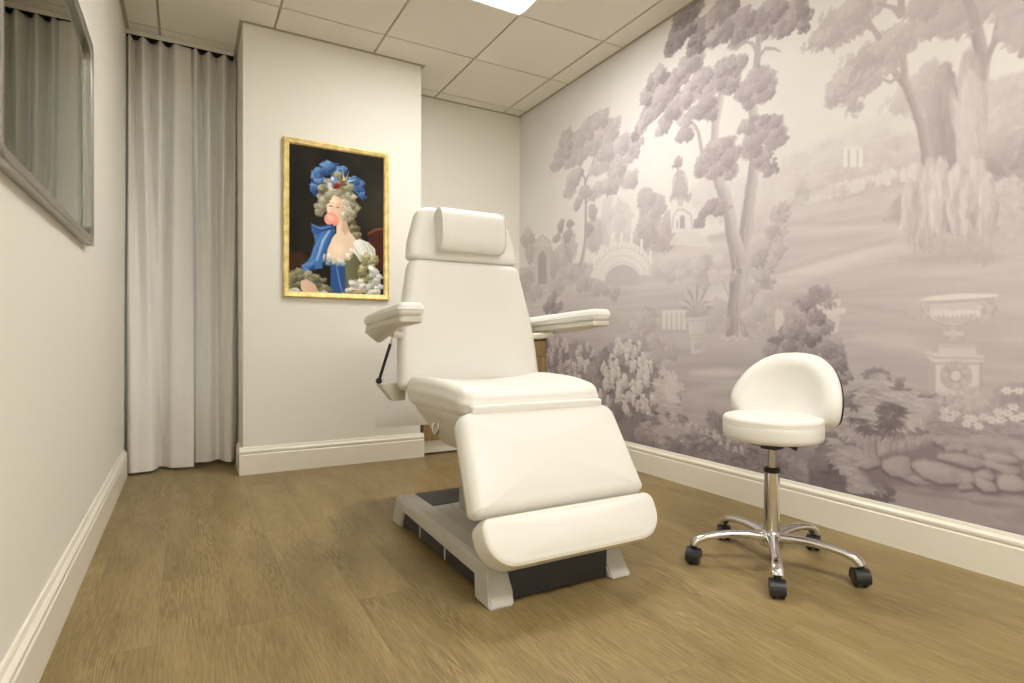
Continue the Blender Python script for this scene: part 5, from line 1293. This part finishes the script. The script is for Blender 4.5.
# arm, lace cuffs, hand
por.crown(qb([(10, 132, 10, 7), (22, 136, 10, 8), (30, 138, 8, 8), (6, 142, 8, 7), (38, 146, 8, 6)]), h((78, 76, 56)), h((182, 176, 146)), 2.8, 1, .75, .9)
por.poly(q_([(14, 138), (20, 136), (28, 141), (32, 148), (30, 152), (18, 152), (14, 146)]), h((232, 204, 180)), 1, 1.2, .6, h((208, 170, 144))); por.crown(qb([(6, 149, 8, 3), (34, 150, 6, 3)]), h((150, 150, 140)), h((232, 228, 214)), 2.4, 1, .8, .8)
# right sleeve: white satin with ruffles
por.poly(q_([(68, 94), (74, 90), (84, 93), (92, 100), (93, 116), (88, 120), (80, 120), (74, 112), (68, 104)]), h((240, 240, 234)), 1, 1.3, 1, h((206, 204, 190)))
for p, w, c in (([(72, 94), (78, 104), (80, 116)], [2, 4, 2], (250, 250, 244)), ([(78, 93), (84, 102), (84, 116)], [2, 3, 2], (178, 176, 166)), ([(68, 98), (74, 108), (78, 118)], [1.5, 3, 1.5], (158, 156, 146)), ([(84, 95), (90, 104)], [2, 3], (150, 140, 100))): por.stroke(q_(p), w, h(c), .75, 1.4)
por.crown(qb([(82, 112, 6, 8), (78, 124, 6, 8), (82, 132, 7, 7), (92, 112, 4, 6)]), h((92, 88, 54)), h((206, 196, 152)), 2.6, 1, .75, .9)
por.crown(qb([(90, 124, 6, 6), (94, 132, 5, 6), (90, 136, 6, 5), (96, 140, 4, 4)]), h((150, 152, 146)), h((252, 252, 246)), 2.6, 1, .8, .9)
por.crown(qb([(72, 138, 9, 5), (80, 142, 9, 5), (66, 146, 8, 5), (88, 147, 9, 4)]), h((150, 148, 134)), h((246, 244, 236)), 2.6, 1, .75, .9)
por.crown(qb([(70, 148, 8, 4), (62, 150, 7, 3), (94, 150, 6, 3)]), h((130, 112, 84)), h((222, 206, 176)), 2.6, 1, .75, .8)
k_ = int(2.5 * SXp); por.T = np.concatenate([por.T[:, k_:], np.repeat(por.T[:, -1:], k_, 1)], 1)   # figure sits left of centre
m, nt, N, L, b = new_mat('portrait_paint')
an = N.new('ShaderNodeAttribute'); an.attribute_name = 'pigment'; L.new(an.outputs['Color'], b.inputs['Base Color'])
b.inputs['Roughness'].default_value = .6; b.inputs['Specular IOR Level'].default_value = .1
cx_, cz_ = (PX0 + PX1) / 2, PZ0
pc = painted_grid('canvas', por.T, lambda u, v: (ix0 - cx_ + (ix1 - ix0) * u, np.full_like(u, -.010), iz1 - cz_ + (iz0 - iz1) * v), m, pt_)
bm = B(); box(bm, ix0, ix1, YP - .009, YP - .001, iz0, iz1); obj('backing', bm, M['dark'], pt_, smooth=False)
# ================================================================== DAYLIGHT, CAMERA, VIEW
w = bpy.data.worlds.new('evening_sky'); SC.world = w; w.use_nodes = True
bg = w.node_tree.nodes['Background']
sky = w.node_tree.nodes.new('ShaderNodeTexSky'); sky.sky_type = 'NISHITA'; sky.sun_disc = False
sky.sun_elevation = math.radians(12); sky.sun_rotation = math.radians(200); sky.dust_density = 1.0
w.node_tree.links.new(sky.outputs['Color'], bg.inputs['Color']); bg.inputs['Strength'].default_value = .24

cam = bpy.data.cameras.new('camera'); co = bpy.data.objects.new('camera', cam); COL.objects.link(co)
CAM_H, YAW, PIT, ROL, FPX = .826, .5125, -.0065, -.0037, 576.95
cam.sensor_fit = 'HORIZONTAL'; cam.sensor_width = 36; cam.lens = FPX / 1024 * 36; cam.clip_start = .02
fwd = Vector((math.sin(YAW) * math.cos(PIT), math.cos(YAW) * math.cos(PIT), math.sin(PIT)))
right = Vector((math.cos(YAW), -math.sin(YAW), 0)); up = right.cross(fwd)
r2 = right * math.cos(ROL) - up * math.sin(ROL); u2 = up * math.cos(ROL) + right * math.sin(ROL)
mt = Matrix((r2, u2, -fwd)).transposed().to_4x4(); mt.translation = Vector((0, 0, CAM_H))
co.matrix_world = mt
SC.camera = co
SC.cycles.use_denoising = True
SC.cycles.max_bounces = 10; SC.cycles.diffuse_bounces = 6; SC.cycles.glossy_bounces = 5
SC.cycles.sample_clamp_indirect = 8
SC.view_settings.view_transform = 'Standard'; SC.view_settings.look = 'None'
SC.view_settings.gamma = 1; SC.view_settings.use_curve_mapping = False
SC.view_settings.exposure = 0.0
